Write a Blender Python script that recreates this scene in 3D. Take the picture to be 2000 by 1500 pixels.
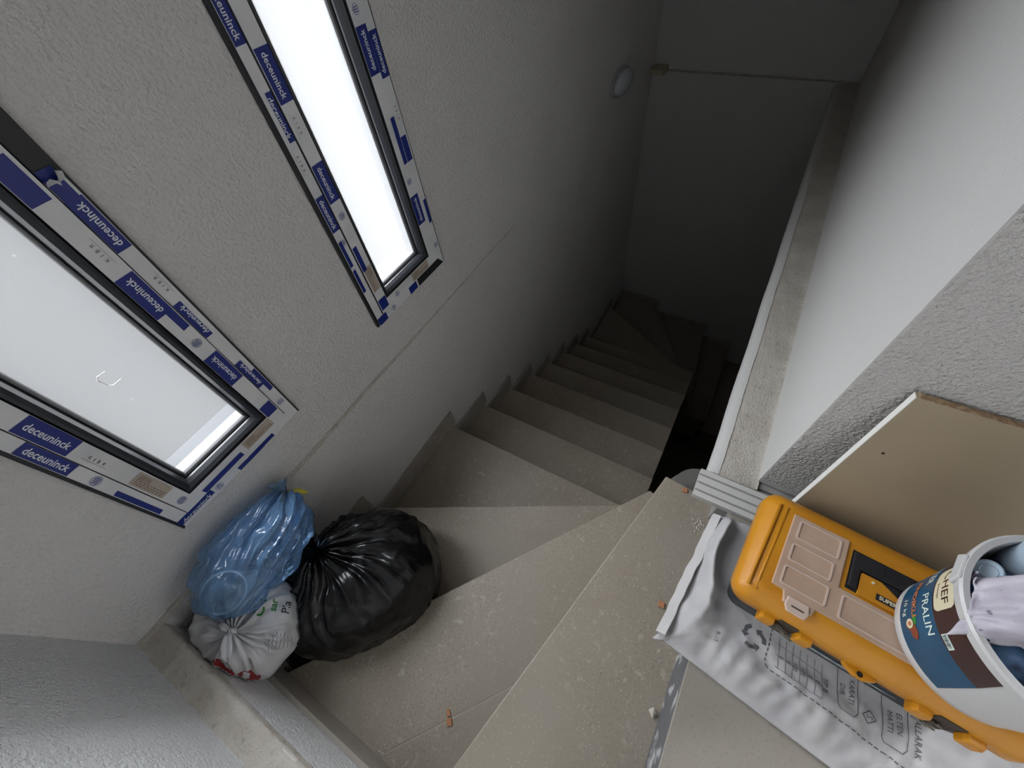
import bpy, bmesh, math, random
from mathutils import Vector, Matrix, noise
random.seed(7)
PI = math.pi

for o in list(bpy.data.objects):
    bpy.data.objects.remove(o)
scn = bpy.context.scene
COL = scn.collection

# ------------------------------------------------------------------ camera
# x runs down the flight, y towards the windows, z up; upper floor at z = 0
cd = bpy.data.cameras.new('camera')
cam = bpy.data.objects.new('camera', cd)
COL.objects.link(cam)
cd.sensor_width = 36.0
cd.lens = 36.0 * 800.5 / 2000.0
cd.clip_start = 0.02
right = Vector((0.495899, -0.861828, -0.106472))
down = Vector((-0.732833, -0.349558, -0.583750))
fwd = Vector((0.465875, 0.367507, -0.804922))
m = Matrix((right, -down, -fwd)).transposed().to_4x4()
m.translation = Vector((0, 0, 1.3))
cam.matrix_world = m
scn.camera = cam

# ------------------------------------------------------------------ world, exposure
scn.view_settings.view_transform = 'Standard'
scn.view_settings.look = 'None'
scn.view_settings.gamma = 1.0
scn.view_settings.use_curve_mapping = False
scn.view_settings.exposure = 0.56

SKY = 15.0
GROUND = 0.14
w = bpy.data.worlds.new('overcast_day')
scn.world = w
w.use_nodes = True
nt = w.node_tree
nt.nodes.clear()
tc = nt.nodes.new('ShaderNodeTexCoord')
sx = nt.nodes.new('ShaderNodeSeparateXYZ')
mr = nt.nodes.new('ShaderNodeMapRange')
mr.inputs['From Min'].default_value = -0.06
mr.inputs['From Max'].default_value = 0.10
mx = nt.nodes.new('ShaderNodeMix')
mx.data_type = 'RGBA'
mx.inputs['A'].default_value = (GROUND * 0.97, GROUND * 0.985, GROUND * 1.03, 1)
mx.inputs['B'].default_value = (SKY * 0.95, SKY * 0.985, SKY * 1.03, 1)
bg = nt.nodes.new('ShaderNodeBackground')
wo = nt.nodes.new('ShaderNodeOutputWorld')
nt.links.new(tc.outputs['Generated'], sx.inputs[0])
nt.links.new(sx.outputs['Z'], mr.inputs['Value'])
nt.links.new(mr.outputs['Result'], mx.inputs['Factor'])
nt.links.new(mx.outputs['Result'], bg.inputs['Color'])
nt.links.new(bg.outputs[0], wo.inputs[0])

W_TOP = 2.30                              # head of both windows
WINS = ((-0.225, 0.226), (0.645, 1.087))  # outer frame x range
Z_SILL = 0.200


def portal(name, loc, rot, sx_, sy_):
    l = bpy.data.lights.new(name, 'AREA')
    l.shape = 'RECTANGLE'
    l.size = sx_
    l.size_y = sy_
    l.cycles.is_portal = True
    o = bpy.data.objects.new(name, l)
    COL.objects.link(o)
    o.location = loc
    o.rotation_euler = rot
    return o


for a, b in WINS:   # sampling portals on the panes: they add no light of their own
    portal('sky_portal', ((a + b) / 2, 1.16, (Z_SILL + W_TOP) / 2), (-PI / 2, 0, 0), 0.30, 1.97)
DY0, DY1 = -2.05, -1.30    # unseen opening in the stucco wall, added to let in fill daylight
portal('sky_portal', (0.86, (DY0 + DY1) / 2, 1.05), (0, PI / 2, 0), 2.1, DY1 - DY0)

# ------------------------------------------------------------------ materials
MATS = {}


def mat(name, col, rough=0.6, bump=None, var=None, spec=0.5, metal=0.0, alpha=None, speck=None, coat=0.0, trans=None):
    """procedural material; bump = [(scale, strength, distance, detail)], var = (scale, colour2, lo, hi, detail)"""
    if name in MATS:
        return MATS[name]
    M = bpy.data.materials.new(name)
    M.use_nodes = True
    n = M.node_tree.nodes
    L = M.node_tree.links
    p = n['Principled BSDF']
    p.inputs['Base Color'].default_value = (*col, 1)
    p.inputs['Roughness'].default_value = rough
    p.inputs['Metallic'].default_value = metal
    p.inputs['Specular IOR Level'].default_value = spec
    p.inputs['Coat Weight'].default_value = coat
    if alpha is not None:
        p.inputs['Alpha'].default_value = alpha
    if trans is not None:
        p.inputs['Transmission Weight'].default_value = trans
    co = n.new('ShaderNodeTexCoord')
    src = None
    for k, v in enumerate(var or []):
        sc, c2, lo, hi, det = v
        t = n.new('ShaderNodeTexNoise')
        t.inputs['Scale'].default_value = sc
        t.inputs['Detail'].default_value = det
        r = n.new('ShaderNodeMapRange')
        r.inputs['From Min'].default_value = lo
        r.inputs['From Max'].default_value = hi
        x = n.new('ShaderNodeMix')
        x.data_type = 'RGBA'
        L.new(co.outputs['Object'], t.inputs['Vector'])
        L.new(t.outputs['Fac'], r.inputs['Value'])
        L.new(r.outputs['Result'], x.inputs['Factor'])
        if src:
            L.new(src, x.inputs['A'])
        else:
            x.inputs['A'].default_value = (*col, 1)
        x.inputs['B'].default_value = (*c2, 1)
        src = x.outputs['Result']
    for v in (speck or []):
        sc, c2, rad = v
        t = n.new('ShaderNodeTexVoronoi')
        t.inputs['Scale'].default_value = sc
        t.inputs['Randomness'].default_value = 1.0
        r = n.new('ShaderNodeMapRange')
        r.inputs['From Min'].default_value = rad
        r.inputs['From Max'].default_value = rad * 0.5
        x = n.new('ShaderNodeMix')
        x.data_type = 'RGBA'
        L.new(co.outputs['Object'], t.inputs['Vector'])
        L.new(t.outputs['Distance'], r.inputs['Value'])
        L.new(r.outputs['Result'], x.inputs['Factor'])
        if src:
            L.new(src, x.inputs['A'])
        else:
            x.inputs['A'].default_value = (*col, 1)
        x.inputs['B'].default_value = (*c2, 1)
        src = x.outputs['Result']
    if src:
        L.new(src, p.inputs['Base Color'])
    prev = None
    for v in (bump or []):
        sc, st, dist, det = v
        t = n.new('ShaderNodeTexNoise')
        t.inputs['Scale'].default_value = sc
        t.inputs['Detail'].default_value = det
        t.inputs['Roughness'].default_value = 0.55
        b = n.new('ShaderNodeBump')
        b.inputs['Strength'].default_value = st
        b.inputs['Distance'].default_value = dist
        L.new(co.outputs['Object'], t.inputs['Vector'])
        L.new(t.outputs['Fac'], b.inputs['Height'])
        if prev:
            L.new(prev, b.inputs['Normal'])
        prev = b.outputs['Normal']
    if prev:
        L.new(prev, p.inputs['Normal'])
    MATS[name] = M
    return M


WALL = (0.775, 0.757, 0.735)
m_wall = mat('wall_roller_paint', WALL, 0.85, bump=[(110, 0.9, 0.010, 3), (14, 0.15, 0.01, 2)], var=[(3, (0.735, 0.715, 0.69), 0.45, 0.75, 3)], spec=0.2)
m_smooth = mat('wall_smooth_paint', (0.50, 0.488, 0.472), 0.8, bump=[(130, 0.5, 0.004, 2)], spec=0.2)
m_near = mat('near_wall_lit_stucco', (0.83, 0.835, 0.83), 0.9, bump=[(120, 1.0, 0.014, 3)], spec=0.15)  # stucco in a lighter colour that stands in for light on this wall
m_far = mat('far_wall_shade_tone', (0.52, 0.51, 0.50), 0.9, bump=[(110, 0.7, 0.006, 3)], spec=0.15)  # darker grey puts the end wall's shade into its colour
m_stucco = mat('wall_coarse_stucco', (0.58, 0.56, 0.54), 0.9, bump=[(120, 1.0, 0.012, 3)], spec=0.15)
m_cement = mat('raw_plaster_ledge', (0.60, 0.555, 0.49), 0.95, bump=[(190, 1.0, 0.006, 5), (25, 0.5, 0.01, 4)],
               var=[(9, (0.68, 0.64, 0.58), 0.4, 0.62, 5), (30, (0.40, 0.36, 0.31), 0.58, 0.75, 5)], spec=0.1)
m_tile = mat('grey_stone_tile', (0.285, 0.244, 0.194), 0.42,
             var=[(6, (0.320, 0.277, 0.223), 0.35, 0.65, 7), (130, (0.215, 0.182, 0.140), 0.5, 0.72, 5), (45, (0.39, 0.345, 0.285), 0.60, 0.70, 6), (2.2, (0.30, 0.262, 0.215), 0.45, 0.7, 4)],
             speck=[(85, (0.60, 0.56, 0.49), 0.12), (47, (0.66, 0.62, 0.55), 0.06)], bump=[(180, 0.08, 0.001, 3)], spec=0.4)
m_tile_up = mat('pale_floor_tile', (0.270, 0.242, 0.208), 0.4, var=[(6, (0.295, 0.266, 0.23), 0.35, 0.65, 5), (120, (0.24, 0.22, 0.19), 0.55, 0.7, 3)], spec=0.4)
m_skirt = mat('skirting_tile', (0.33, 0.30, 0.26), 0.5, var=[(12, (0.38, 0.35, 0.31), 0.4, 0.65, 5)])
m_riser = mat('mortar_smeared_riser', (0.13, 0.13, 0.135), 0.8, var=[(22, (0.45, 0.45, 0.45), 0.56, 0.66, 6)], bump=[(60, 0.5, 0.003, 4)])
m_conc = mat('raw_concrete', (0.30, 0.29, 0.275), 0.95, var=[(12, (0.22, 0.21, 0.2), 0.4, 0.65, 5)], bump=[(40, 0.4, 0.004, 4)])
m_slab = mat('raw_slab_plaster', (0.46, 0.425, 0.37), 0.95, bump=[(150, 1.0, 0.006, 5), (30, 0.4, 0.008, 4)],
             var=[(9, (0.52, 0.485, 0.43), 0.4, 0.62, 5), (35, (0.33, 0.30, 0.26), 0.60, 0.75, 5)], spec=0.1)
m_stub = mat('concrete_shade_tone', (0.15, 0.145, 0.135), 0.95, bump=[(40, 0.4, 0.004, 4)])  # darker copy of the raw concrete, shade put into its colour
m_dark = mat('dark_anthracite_foil', (0.018, 0.02, 0.025), 0.45, bump=[(300, 0.1, 0.001, 2)])
m_bead = mat('anthracite_bead', (0.022, 0.024, 0.028), 0.28)
m_gasket = mat('black_gasket', (0.008, 0.008, 0.009), 0.5)
m_film = mat('protective_film', (0.80, 0.80, 0.81), 0.35, var=[(10, (0.70, 0.71, 0.72), 0.45, 0.7, 3)], bump=[(30, 0.1, 0.002, 2)])
m_blue = mat('film_blue_print', (0.012, 0.028, 0.22), 0.35)
m_blue_ink = mat('faint_blue_ink', (0.14, 0.18, 0.38), 0.5)
m_letter = mat('film_lettering', (0.80, 0.83, 0.88), 0.4)
m_sticker = mat('beige_sticker', (0.52, 0.45, 0.37), 0.5)
m_sticker_ink = mat('sticker_ink', (0.20, 0.13, 0.09), 0.6)
m_ink = mat('black_ink', (0.035, 0.035, 0.04), 0.7)
m_grey_ink = mat('grey_ink', (0.09, 0.09, 0.10), 0.7)
m_black_bag = mat('black_bin_liner', (0.006, 0.006, 0.0065), 0.24, bump=[(9, 0.25, 0.02, 3), (45, 0.15, 0.004, 3)], spec=0.4)
m_white_bag = mat('white_carrier_bag', (0.62, 0.62, 0.63), 0.32, var=[(5, (0.5, 0.5, 0.545), 0.45, 0.65, 3)], bump=[(12, 0.2, 0.01, 3)])
m_red = mat('red_bag_print', (0.30, 0.012, 0.018), 0.35)
m_green = mat('green_bag_print', (0.02, 0.22, 0.03), 0.5)
m_sack = mat('woven_sack', (0.45, 0.435, 0.435), 0.7, var=[(14, (0.385, 0.375, 0.385), 0.4, 0.65, 4)], bump=[(420, 0.4, 0.001, 1), (18, 0.35, 0.006, 4)])
m_seam = mat('sack_hem', (0.56, 0.545, 0.54), 0.7, bump=[(300, 0.3, 0.001, 1)])
m_yellow = mat('yellow_toolbox_plastic', (0.54, 0.225, 0.008), 0.42, bump=[(200, 0.06, 0.001, 2)], var=[(8, (0.47, 0.185, 0.008), 0.45, 0.7, 4)])
m_body = mat('dark_toolbox_plastic', (0.022, 0.024, 0.028), 0.5, var=[(15, (0.06, 0.065, 0.07), 0.55, 0.75, 4)])
m_org = mat('milky_organiser_plastic', (0.44, 0.30, 0.215), 0.35, var=[(10, (0.50, 0.36, 0.275), 0.4, 0.7, 3)])
m_org_rim = mat('milky_organiser_edge', (0.56, 0.43, 0.36), 0.35)
m_handle = mat('black_handle_plastic', (0.012, 0.012, 0.015), 0.45)
m_metal = mat('dull_latch_metal', (0.32, 0.31, 0.28), 0.45, metal=0.7)
m_recess_shade = mat('latch_recess_shade', (0.05, 0.035, 0.025), 0.8)  # dark colour stands in for shade inside the latch recesses and slot
m_tape = mat('torn_blue_grey_tape', (0.30, 0.36, 0.38), 0.5, var=[(60, (0.12, 0.15, 0.17), 0.5, 0.62, 4)])
m_pail = mat('white_pail_plastic', (0.52, 0.515, 0.51), 0.35)
m_lblue = mat('label_blue', (0.010, 0.062, 0.125), 0.4, var=[(12, (0.014, 0.085, 0.165), 0.45, 0.7, 3)])
m_lbrown = mat('label_brown', (0.040, 0.018, 0.017), 0.35)
m_lcream = mat('label_cream', (0.66, 0.60, 0.42), 0.4)
m_lwhite = mat('label_lettering', (0.62, 0.72, 0.66), 0.4)
m_lorange = mat('label_orange', (0.50, 0.16, 0.07), 0.4)
m_nut = mat('label_nut', (0.22, 0.05, 0.02), 0.4)
m_wrap = mat('crumpled_wrap', (0.52, 0.49, 0.54), 0.5, var=[(16, (0.40, 0.36, 0.43), 0.4, 0.65, 4), (45, (0.12, 0.11, 0.15), 0.66, 0.72, 3)], bump=[(22, 0.5, 0.01, 4)])
m_paleblue = mat('pale_blue_cap', (0.60, 0.74, 0.84), 0.3)
m_board = mat('beige_board_face', (0.37, 0.295, 0.198), 0.55, var=[(5, (0.34, 0.27, 0.18), 0.4, 0.7, 3)])
m_edge = mat('white_board_edging', (0.68, 0.67, 0.63), 0.4)
m_chip = mat('raw_chipboard', (0.22, 0.14, 0.075), 0.9, var=[(90, (0.36, 0.25, 0.15), 0.45, 0.6, 4)], bump=[(120, 0.6, 0.003, 3)])
m_profile = mat('ivory_profile', (0.52, 0.51, 0.49), 0.45)
m_groove = mat('profile_groove', (0.30, 0.295, 0.28), 0.7)
m_clay = mat('terracotta_chip', (0.42, 0.19, 0.09), 0.8)
m_crumb = mat('pale_crumb', (0.52, 0.48, 0.42), 0.9)
m_lamp = mat('lamp_opal', (0.55, 0.57, 0.60), 0.25)
m_lampring = mat('lamp_base_ring', (0.35, 0.35, 0.36), 0.4)
m_wood = mat('wood_stub', (0.40, 0.36, 0.24), 0.7)
m_yel = mat('yellow_tape_strip', (0.62, 0.55, 0.06), 0.5)


def film_mat(name, col, rough, dens, spec=0.6):
    M = bpy.data.materials.new(name)
    M.use_nodes = True
    n = M.node_tree.nodes
    L = M.node_tree.links
    p = n['Principled BSDF']
    p.inputs['Base Color'].default_value = (*col, 1)
    p.inputs['Roughness'].default_value = rough
    p.inputs['Specular IOR Level'].default_value = spec
    tr = n.new('ShaderNodeBsdfTransparent')
    tr.inputs['Color'].default_value = (min(1, col[0] * 0.3 + 0.54), min(1, col[1] * 0.3 + 0.64), min(1, col[2] * 0.2 + 0.79), 1)
    mi = n.new('ShaderNodeMixShader')
    mi.inputs[0].default_value = dens
    L.new(tr.outputs[0], mi.inputs[1])
    L.new(p.outputs[0], mi.inputs[2])
    co = n.new('ShaderNodeTexCoord')
    t = n.new('ShaderNodeTexNoise')
    t.inputs['Scale'].default_value = 42
    t.inputs['Detail'].default_value = 4
    b = n.new('ShaderNodeBump')
    b.inputs['Strength'].default_value = 0.5
    b.inputs['Distance'].default_value = 0.008
    L.new(co.outputs['Object'], t.inputs['Vector'])
    L.new(t.outputs['Fac'], b.inputs['Height'])
    L.new(b.outputs['Normal'], p.inputs['Normal'])
    gl = n.new('ShaderNodeBsdfGlossy')
    gl.inputs['Roughness'].default_value = rough
    lw = n.new('ShaderNodeFresnel')
    lw.inputs['IOR'].default_value = 1.55
    L.new(b.outputs['Normal'], gl.inputs['Normal'])
    L.new(b.outputs['Normal'], lw.inputs['Normal'])
    m2 = n.new('ShaderNodeMixShader')
    L.new(lw.outputs[0], m2.inputs[0])
    L.new(mi.outputs[0], m2.inputs[1])
    L.new(gl.outputs[0], m2.inputs[2])
    L.new(m2.outputs[0], n['Material Output'].inputs['Surface'])
    return M


m_bluebag = film_mat('blue_translucent_bag', (0.26, 0.52, 0.92), 0.10, 0.22, 1.0)
m_clear = film_mat('clear_cup', (0.55, 0.66, 0.74), 0.15, 0.30)


def glass_mat(name, milk):
    """frosted pane: mostly clear to daylight, a share of milky scatter, dust specks, a glossy face"""
    M = bpy.data.materials.new(name)
    M.use_nodes = True
    n = M.node_tree.nodes
    L = M.node_tree.links
    n.remove(n['Principled BSDF'])
    tr = n.new('ShaderNodeBsdfTransparent')
    tr.inputs['Color'].default_value = (0.93, 0.94, 0.95, 1)
    tl = n.new('ShaderNodeBsdfTranslucent')
    tl.inputs['Color'].default_value = (0.9, 0.9, 0.9, 1)
    gl = n.new('ShaderNodeBsdfGlossy')
    gl.inputs['Roughness'].default_value = 0.12
    co = n.new('ShaderNodeTexCoord')
    v = n.new('ShaderNodeTexVoronoi')
    v.inputs['Scale'].default_value = 16
    r = n.new('ShaderNodeMapRange')
    r.inputs['From Min'].default_value = 0.06
    r.inputs['From Max'].default_value = 0.02
    r.inputs['To Min'].default_value = milk
    r.inputs['To Max'].default_value = milk + 0.03
    L.new(co.outputs['Object'], v.inputs['Vector'])
    L.new(v.outputs['Distance'], r.inputs['Value'])
    a = n.new('ShaderNodeMixShader')
    b = n.new('ShaderNodeMixShader')
    b.inputs[0].default_value = 0.03
    L.new(r.outputs['Result'], a.inputs[0])
    L.new(tr.outputs[0], a.inputs[1])
    L.new(tl.outputs[0], a.inputs[2])
    L.new(a.outputs[0], b.inputs[1])
    L.new(gl.outputs[0], b.inputs[2])
    L.new(b.outputs[0], n['Material Output'].inputs['Surface'])
    return M


m_pane = (glass_mat('frosted_pane_clearer', 0.052), glass_mat('frosted_pane_milky_bright', 0.12))  # extra milk in the second pane stands in for brighter daylight

# ------------------------------------------------------------------ mesh helpers


class MB:
    def __init__(s):
        s.v = []
        s.f = []
        s.mi = []

    def add(s, verts, faces, mi=0):
        b = len(s.v)
        s.v += [tuple(q) for q in verts]
        s.f += [tuple(b + i for i in f) for f in faces]
        s.mi += [mi] * len(faces)
        return s

    def box(s, x0, x1, y0, y1, z0, z1, mi=0):
        return s.prism([(x0, y0), (x1, y0), (x1, y1), (x0, y1)], z0, z1, mi)

    def prism(s, poly, z0, z1, mi=0):
        n = len(poly)
        area = sum(poly[i][0] * poly[(i + 1) % n][1] - poly[(i + 1) % n][0] * poly[i][1] for i in range(n))
        if area < 0:
            poly = poly[::-1]
        v = [(x, y, z0) for x, y in poly] + [(x, y, z1) for x, y in poly]
        f = [tuple(range(n))[::-1], tuple(range(n, 2 * n))] + [(i, (i + 1) % n, n + (i + 1) % n, n + i) for i in range(n)]
        return s.add(v, f, mi)

    def loft(s, rings, caps=True, mi=0, closed=True):
        n = len(rings[0])
        v = [q for r in rings for q in r]
        f = []
        for k in range(len(rings) - 1):
            for i in range(n if closed else n - 1):
                j = (i + 1) % n
                f.append((k * n + i, k * n + j, (k + 1) * n + j, (k + 1) * n + i))
        if caps:
            f.append(tuple(range(n))[::-1])
            f.append(tuple((len(rings) - 1) * n + i for i in range(n)))
        return s.add(v, f, mi)

    def tube(s, pts, rad, n=8, mi=0, flat=1.0):
        pts = [Vector(p) for p in pts]
        rings = []
        for i, p in enumerate(pts):
            t = (pts[min(i + 1, len(pts) - 1)] - pts[max(i - 1, 0)]).normalized()
            a = t.cross(Vector((0, 0, 1)))
            if a.length < 1e-3:
                a = t.cross(Vector((1, 0, 0)))
            a.normalize()
            b = t.cross(a)
            r = rad[i] if isinstance(rad, (list, tuple)) else rad
            rings.append([tuple(p + a * r * math.cos(2 * PI * k / n) + b * r * flat * math.sin(2 * PI * k / n)) for k in range(n)])
        return s.loft(rings, True, mi)

    def build(s, name, mats, parent=None, smooth=False, xf=None):
        me = bpy.data.meshes.new(name)
        v = [xf(*q) for q in s.v] if xf else s.v
        me.from_pydata(v, [], s.f)
        if not isinstance(mats, (list, tuple)):
            mats = [mats]
        for q in mats:
            me.materials.append(q)
        for p, k in zip(me.polygons, s.mi):
            p.material_index = k
            p.use_smooth = smooth
        me.update()
        o = bpy.data.objects.new(name, me)
        COL.objects.link(o)
        if parent:
            o.parent = parent
        return o


def bevel(o, wdt=0.003, seg=2, ang=0.6):
    b = o.modifiers.new('bevel', 'BEVEL')
    b.width = wdt
    b.segments = seg
    b.limit_method = 'ANGLE'
    b.angle_limit = ang
    return o


def tag(o, label, cat=None, group=None, kind=None):
    o['label'] = label
    if cat:
        o['category'] = cat
    if group:
        o['group'] = group
    if kind:
        o['kind'] = kind
    return o


def thing(name, label, cat, loc=(0, 0, 0), group=None, kind=None):
    o = bpy.data.objects.new(name, None)
    o.empty_display_size = 0.05
    COL.objects.link(o)
    o.location = loc
    return tag(o, label, cat, group, kind)


def under(child, parent):
    """parent a part built in world space under a thing that stands at its own base"""
    child.parent = parent
    child.matrix_parent_inverse = Matrix.Translation(-Vector(parent.location)) if parent.type == 'EMPTY' and not parent.parent else Matrix.Identity(4)
    return child


TXT = {}


def text2d(body, size, align='CENTER', bold=0.0):
    """flat lettering as (verts2d, faces)"""
    key = (body, size, align, bold)
    if key in TXT:
        return TXT[key]
    c = bpy.data.curves.new('txt', 'FONT')
    c.body = body
    c.size = size
    c.align_x = align
    c.align_y = 'CENTER'
    c.resolution_u = 2
    c.offset = bold
    c.fill_mode = 'FRONT'
    o = bpy.data.objects.new('txt', c)
    COL.objects.link(o)
    dg = bpy.context.evaluated_depsgraph_get()
    me = bpy.data.meshes.new_from_object(o.evaluated_get(dg))
    r = ([(v.co.x, v.co.y) for v in me.vertices], [tuple(p.vertices) for p in me.polygons])
    bpy.data.objects.remove(o)
    bpy.data.curves.remove(c)
    bpy.data.meshes.remove(me)
    TXT[key] = r
    return r


def text_mb(body, size, xf, align='CENTER', bold=0.0, mb=None, sx_=1.0, clip=None):
    v, f = text2d(body, size, align, bold)
    mb = mb or MB()
    if clip is not None:       # lettering cut off along its foot by the next strip
        nv, nf = [], []
        for q in f:
            poly = [v[i] for i in q]
            res = []
            for i in range(len(poly)):
                A, B = poly[i - 1], poly[i]
                ia, ib = A[1] > clip, B[1] > clip
                if ia != ib:
                    t = (clip - A[1]) / (B[1] - A[1])
                    res.append((A[0] + (B[0] - A[0]) * t, clip))
                if ib:
                    res.append(B)
            if len(res) >= 3:
                nf.append(tuple(range(len(nv), len(nv) + len(res))))
                nv += res
        v, f = nv, nf
    mb.add([xf(a * sx_, b) for a, b in v], f)
    return mb


def rrect(hx, hy, rad, n=5, cx=0, cy=0):
    out = []
    for sx_, sy_, a0 in ((1, 1, 0), (-1, 1, PI / 2), (-1, -1, PI), (1, -1, 1.5 * PI)):
        for k in range(n + 1):
            a = a0 + k / n * PI / 2
            out.append((cx + sx_ * (hx - rad) + rad * math.cos(a), cy + sy_ * (hy - rad) + rad * math.sin(a)))
    return out


# ------------------------------------------------------------------ room shell
YW = 1.12          # plaster face of the window wall
XN = -0.545        # near wall above floor level
XNL = -0.480       # near wall below floor level (stands forward as a ledge)
XF = 3.95          # far wall below floor level
YR = -0.30         # smooth wall beside the void
XC = 0.76          # its corner; from here the coarse stucco wall runs off
ZB = -3.45
ZC = 2.62
R = 0.185          # riser

wl = MB()
xs = [XN - 0.2, WINS[0][0], WINS[0][1], WINS[1][0], WINS[1][1], XF + 0.25]
for i in range(5):
    if i in (1, 3):
        wl.box(xs[i], xs[i + 1], YW, YW + 0.22, 0.0, Z_SILL)
        wl.box(xs[i], xs[i + 1], YW, YW + 0.22, W_TOP, ZC)
    else:
        wl.box(xs[i], xs[i + 1], YW, YW + 0.22, 0.0, ZC)
wl.prism([(XN - 0.2, YW - 0.007), (0.8, YW - 0.005), (1.75, YW), (XF + 0.25, YW), (XF + 0.25, YW + 0.22), (XN - 0.2, YW + 0.22)], ZB, 0.0)
wall_left = tag(wl.build('wall_left', m_wall), 'white roller-painted wall with two tall frosted windows', 'wall', kind='structure')


def rough_strip(name, pts_fn, nu, nv, amp, material, parent, sc=40.0):
    """an uneven plaster ribbon: pts_fn(u, v) -> (pos, outward normal)"""
    b = MB()
    vs = []
    for i in range(nu + 1):
        for j in range(nv + 1):
            p, nn = pts_fn(i / nu, j / nv)
            p = Vector(p)
            d = noise.noise(p * sc) * amp + noise.noise(p * sc * 2.7) * amp * 0.6
            vs.append(tuple(p + Vector(nn) * d))
    fs = [(i * (nv + 1) + j, (i + 1) * (nv + 1) + j, (i + 1) * (nv + 1) + j + 1, i * (nv + 1) + j + 1) for i in range(nu) for j in range(nv)]
    b.add(vs, fs)
    return b.build(name, material, parent, True)


def joint_pts(u, v):
    x = XN + u * 2.25
    wd = 0.022 * (1 - 0.75 * u)
    wob = 0.004 * noise.noise(Vector((x * 3.1, 0, 4)))
    a = v * PI
    return (x, YW - 0.002 - (0.010 * (1 - u) + 0.002) * math.sin(a), wob + wd * (0.5 - v) - 0.002), (0, -1, 0.3)


jp = rough_strip('plaster_joint', joint_pts, 260, 6, 0.004, m_cement, wall_left, 45)

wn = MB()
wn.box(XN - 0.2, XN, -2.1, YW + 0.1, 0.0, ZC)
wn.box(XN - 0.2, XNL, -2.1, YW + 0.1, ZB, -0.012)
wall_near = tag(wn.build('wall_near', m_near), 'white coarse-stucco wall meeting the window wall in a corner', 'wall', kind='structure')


def ledge_pts(u, v):
    y = YW - u * 1.42
    prof = [(XN - 0.004, 0.012), (XN + 0.01, 0.0), (XN + 0.032, -0.003), (XNL - 0.006, -0.004), (XNL + 0.004, -0.014), (XNL + 0.002, -0.05)]
    t = v * 5
    k = min(4, int(t))
    q = t - k
    return (prof[k][0] * (1 - q) + prof[k + 1][0] * q, y, prof[k][1] * (1 - q) + prof[k + 1][1] * q), (0.5, 0, 0.8)


rough_strip('plaster_ledge', ledge_pts, 220, 20, 0.005, m_cement, wall_near, 38)

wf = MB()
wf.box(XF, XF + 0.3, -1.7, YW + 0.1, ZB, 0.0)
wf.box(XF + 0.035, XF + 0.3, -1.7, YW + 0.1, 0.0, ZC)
wall_far = tag(wf.build('wall_far', m_far), 'end wall with shade put into its grey colour, at the foot of the stairs', 'wall', kind='structure')


def far_pts(u, v):
    return (XF + 0.035 * v - 0.003, YW - u * 1.45, 0.003), (0, 0, 1)


rough_strip('plaster_ledge', far_pts, 80, 4, 0.004, m_cement, wall_far, 30)

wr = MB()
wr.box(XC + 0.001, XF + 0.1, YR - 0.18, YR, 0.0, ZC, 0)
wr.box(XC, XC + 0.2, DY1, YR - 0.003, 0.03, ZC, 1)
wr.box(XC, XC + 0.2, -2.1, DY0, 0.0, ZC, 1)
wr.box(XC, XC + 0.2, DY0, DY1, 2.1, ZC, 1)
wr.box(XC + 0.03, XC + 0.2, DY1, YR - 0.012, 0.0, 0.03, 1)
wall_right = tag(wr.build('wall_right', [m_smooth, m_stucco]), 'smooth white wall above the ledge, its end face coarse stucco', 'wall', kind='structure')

wq = MB()
wq.box(XN - 0.2, XC + 0.3, -2.25, -2.1, 0, ZC)
wall_rear = tag(wq.build('wall_rear', m_wall), 'white wall closing the landing', 'wall', kind='structure')
cl = MB().box(XN - 0.2, XF + 0.3, -2.25, YW + 0.22, ZC, ZC + 0.15)
ceiling = tag(cl.build('ceiling', m_wall), 'white ceiling over the stair landing', 'ceiling', kind='structure')

# lower storey shell
lw = MB()
lw.box(XN - 0.2, XF + 0.3, -1.85, -1.7, ZB, -0.20)
tag(lw.build('wall_lower', m_conc), 'unlit wall of the storey below', 'wall', kind='structure')
tag(MB().box(XN - 0.2, XF + 0.3, -1.85, YW + 0.22, ZB - 0.1, ZB).build('floor_lower', m_tile), 'dark floor of the storey below', 'floor', kind='structure')

# upper floor: slab, tiles, and the rounded slab edge that forms the ledge beside the void
YE = -0.25
fl = MB()
fl.box(XN, 0.74, -2.1, YE - 0.012, -0.24, -0.012)
fl.box(0.74, XF, -1.7, -0.29, -0.22, -0.004)
floor = tag(fl.build('floor', m_conc), 'upper floor slab around the stair opening', 'floor', kind='structure')
ty = [YE, -0.86, -1.47, -2.08]
tx = [XN, -0.06, 0.54, 0.632]
for i in range(3):
    for j in range(3):
        t = MB().box(tx[i] + 0.001, tx[i + 1] - 0.001, ty[j + 1] + 0.001, ty[j] - 0.001, -0.012, 0.0)
        bevel(t.build('floor_tile', m_tile_up, floor), 0.0012, 1)
rs = MB()
nseg = 30
vs = []
for i in range(nseg + 1):
    x = XN + 0.06 + (0.72 - XN - 0.06) * i / nseg
    vs += [(x, YE - 0.003 + 0.003 * noise.noise(Vector((x * 9, 0, 0))), -0.012), (x, YE - 0.006 + 0.006 * noise.noise(Vector((x * 14, 3, 0))), -0.09), (x, YE - 0.004, -R)]
rs.add(vs, [(i * 3 + j, i * 3 + 3 + j, i * 3 + 4 + j, i * 3 + 1 + j) for i in range(nseg) for j in range(2)])
rs.build('floor_edge_riser', m_riser, floor)


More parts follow.
